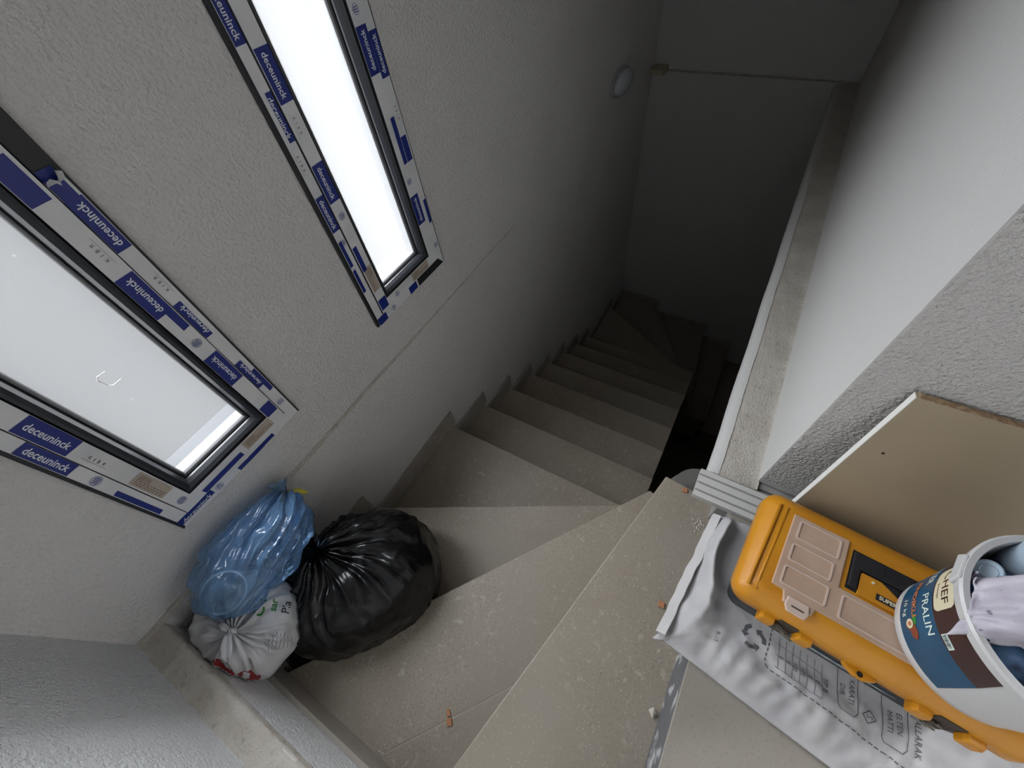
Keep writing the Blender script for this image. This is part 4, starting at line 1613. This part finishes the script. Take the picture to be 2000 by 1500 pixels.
# hazelnut picture
for th, z, rx, rz, ma, nm, of in ((103 * D, 0.330, 0.010, 0.013, m_nut, 'nut_picture', 0.0014), (109 * D, 0.338, 0.013, 0.011, m_nut, 'nut_picture', 0.0015), (102.5 * D, 0.3305, 0.0085, 0.0105, m_lcream, 'nut_half_picture', 0.0018), (102.5 * D, 0.3305, 0.004, 0.005, m_lorange, 'nut_half_picture', 0.0021), (100 * D, 0.346, 0.010, 0.006, m_green, 'leaf_picture', 0.0012)):
    b = MB()
    b.add([pp(th + rx * math.cos(k * PI / 10) / 0.128, z + rz * math.sin(k * PI / 10), of) for k in range(20)], [tuple(range(20))])
    under(b.build(nm, ma), LAB)
# small bar code
b = MB()
b.add([pp(th, z, 0.0013) for th, z in ((114 * D, 0.409), (124 * D, 0.409), (124 * D, 0.424), (114 * D, 0.424))], [(0, 1, 2, 3)])
bcode = under(b.build('bar_code', m_lwhite), pail)
b = MB()
rnd = random.Random(5)
a = 115.0
while a < 122.8:
    wd = rnd.choice((0.25, 0.5))
    b.add([pp(th * D, z, 0.0018) for th, z in ((a, 0.4115), (a + wd, 0.4115), (a + wd, 0.4215), (a, 0.4215))], [(0, 1, 2, 3)])
    a += wd + rnd.choice((0.3, 0.5))
under(b.build('bar_code_lines', m_ink), bcode)
# handle lug on the collar
b = MB()
th = 76 * D
cxy = Vector((math.cos(th), math.sin(th), 0))
tt = Vector((-math.sin(th), math.cos(th), 0))
base = Vector((PC[0], PC[1], 0)) + cxy * (pr(ZR) + 0.004)
for a0, a1, h0, h1, d0 in ((-0.030, 0.030, ZR - 0.019, ZR + 0.003, 0.0075),):
    v = []
    for dd in (0.0, d0):
        for a, h_ in ((a0, h0), (a1, h0), (a1 * 0.8, h1), (a0 * 0.8, h1)):
            q = base + cxy * dd + tt * a + Vector((0, 0, h_))
            v.append(tuple(q))
    b.add(v, [(0, 1, 2, 3), (7, 6, 5, 4), (0, 4, 5, 1), (1, 5, 6, 2), (2, 6, 7, 3), (3, 7, 4, 0)])
under(bevel(b.build('handle_lug', m_pail), 0.003, 2), pail)

# things put into the pail
wrp = thing('plastic_wrap', 'crumpled greyish wrap with dark marks draped over the pail rim', 'wrap', (PC[0] - 0.03, PC[1], 0.45))
b = MB()
vs = []
NU, NV = 60, 50
for i in range(NU + 1):
    for j in range(NV + 1):
        u_, v_ = i / NU, j / NV
        # from the near rim inwards and away
        x = 0.355 + 0.110 * u_ + 0.05 * v_
        y = -0.497 - 0.22 * v_ - 0.02 * u_
        q = Vector((x, y, 0))
        z = 0.520 + 0.030 * math.sin(u_ * 2.6 + 0.4) * math.sin(v_ * 2.2 + 0.6) + 0.030 * noise.noise(q * 15) + 0.016 * (1 - 2 * abs(noise.noise(q * 28))) + 0.008 * noise.noise(q * 60)
        e = min(u_, v_, 1 - u_, 1 - v_)
        d_ = math.hypot(x - PC[0], y - PC[1])
        z -= 0.05 * smooth_step(0.12, 0.0, e)
        if d_ > pr(ZR) + 0.008:
            z -= (d_ - pr(ZR) - 0.008) * 1.1
        x += 0.012 * noise.noise(Vector((v_ * 7, u_ * 3, 3)))
        y += 0.012 * noise.noise(Vector((u_ * 7, v_ * 3, 8)))
        if math.hypot(x - PC[0], y - PC[1]) > pr(ZR) - 0.01:
            z = max(z, ZR + 0.0055) if d_ < pr(ZR) + 0.010 else z
        vs.append((x, y, z))
idf2 = lambda i, j: i * (NV + 1) + j
b.add(vs, [(idf2(i, j), idf2(i, j + 1), idf2(i + 1, j + 1), idf2(i + 1, j)) for i in range(NU) for j in range(NV)])
o = under(b.build('wrap_sheet', m_wrap, None, True), wrp)
sm = o.modifiers.new('thick', 'SOLIDIFY')
sm.thickness = 0.002
bin_ = thing('pail_liner', 'blue plastic bag stuffed inside the white pail', 'bag', (PC[0], PC[1], 0.29))
m_bluein = mat('blue_bag_in_pail', (0.10, 0.22, 0.42), 0.3, var=[(18, (0.02, 0.04, 0.09), 0.45, 0.6, 4)], bump=[(25, 0.5, 0.01, 3)])


def con_pail(p_):
    d_ = Vector((p_.x - PC[0], p_.y - PC[1]))
    lim = pr(p_.z) - 0.008
    if d_.length > lim:
        d_ = d_.normalized() * lim
        p_.x, p_.y = PC[0] + d_.x, PC[1] + d_.y
    p_.z = max(p_.z, 0.287)
    return p_


bag('liner_body', (0.45, -0.65, 0.385), (0.13, 0.13, 0.095), ((1, 0, 0), (0, 1, 0), (0, 0, 1)), (0.50, -0.62, 0.455), m_bluein, bin_, nth=40, nph=80, folds=11, amp=0.02, seed=51, crump=0.03, con=con_pail)
cp = thing('bottle_cap', 'pale blue round cap lying in the pail beside the rim', 'cap', (0.505, -0.55, 0.50))
b = MB()
cc_ = Vector((0.487, -0.546, 0.478))
cn_ = (Vector((0, 0, 1.3)) - cc_).normalized()
ca_ = cn_.cross(Vector((0, 0, 1))).normalized()
cb_ = cn_.cross(ca_)
rg = lambda r_, h_: [tuple(cc_ + cn_ * h_ + ca_ * r_ * math.cos(k * PI / 16) + cb_ * r_ * math.sin(k * PI / 16)) for k in range(32)]
b.loft([rg(0.017, -0.010), rg(0.0185, 0.0), rg(0.0165, 0.003), rg(0.0155, 0.001), rg(0.012, 0.001), rg(0.011, 0.003), rg(0.009, 0.001)])
under(b.build('cap_disc', m_paleblue, smooth=False), cp)
sphr = thing('water_bottle', 'pale blue bulging plastic bottle standing in the pail', 'bottle', (0.495, -0.655, 0.30))
b = MB()
bl = lambda r_, z: [(0.532 + r_ * math.cos(k * PI / 16), -0.606 + r_ * math.sin(k * PI / 16), z) for k in range(32)]
b.loft([bl(0.030, 0.44), bl(0.034, 0.47), bl(0.034, 0.57), bl(0.030, 0.60), bl(0.018, 0.62), bl(0.012, 0.635), bl(0.012, 0.645)])
under(b.build('bottle_body', mat('pale_blue_bottle', (0.36, 0.44, 0.52), 0.3), smooth=True), sphr)

# ------------------------------------------------------------------ board leaning on the stucco wall
bd = thing('chipboard_panel', 'beige chipboard panel with white edging leaning on the stucco wall', 'board', (0.615, -0.75, 0.0))
A0 = Vector((0.602, -0.339, 0.001))
A1 = Vector((0.7355, -0.391, 0.566))
B0 = Vector((0.594, -0.91, 0.001))
B1 = Vector((0.7355, -0.96, 0.566))
nb = (A1 - A0).cross(B0 - A0).normalized()
if nb.x < 0:
    nb = -nb
TB = nb * 0.018
v = [A0, B0, B1, A1]
b = MB()
b.add([tuple(q) for q in v] + [tuple(q + TB) for q in v], [(0, 1, 2, 3), (7, 6, 5, 4), (0, 4, 5, 1), (1, 5, 6, 2), (2, 6, 7, 3), (3, 7, 4, 0)])
under(b.build('panel', m_board), bd)
b = MB()
e = Vector((0, 0.0016, 0))
b.add([tuple(q) for q in (A0 - nb * 0.0004, A1 - nb * 0.0004, A1 + TB, A0 + TB)] + [tuple(q + e) for q in (A0 - nb * 0.0004, A1 - nb * 0.0004, A1 + TB, A0 + TB)], [(0, 1, 2, 3), (7, 6, 5, 4), (0, 4, 5, 1), (1, 5, 6, 2), (2, 6, 7, 3), (3, 7, 4, 0)])
under(b.build('edging', m_edge), bd)
b = MB()
dz = (A1 - A0).normalized() * 0.0015
p_, q_ = A1.lerp(B1, 0.01), B1
b.add([tuple(q) for q in (p_, q_, q_ + TB, p_ + TB)] + [tuple(q + dz) for q in (p_, q_, q_ + TB, p_ + TB)], [(0, 1, 2, 3), (7, 6, 5, 4), (0, 4, 5, 1), (1, 5, 6, 2), (2, 6, 7, 3), (3, 7, 4, 0)])
under(b.build('raw_edge', m_chip), bd)
b = MB()
hc = A0 + (A1 - A0) * 0.86 + (B0 - A0) * 0.02
hc = Vector((0.70, -0.417, 0.416))
t_ = (hc - A0).dot(nb)
hc = hc - nb * (t_ + 0.0006)
e1 = (A1 - A0).normalized()
e2 = nb.cross(e1)
b.add([tuple(hc + e1 * 0.003 * math.cos(k * PI / 6) + e2 * 0.003 * math.sin(k * PI / 6)) for k in range(12)], [tuple(range(12))])
under(b.build('nail_hole', m_gasket), bd)
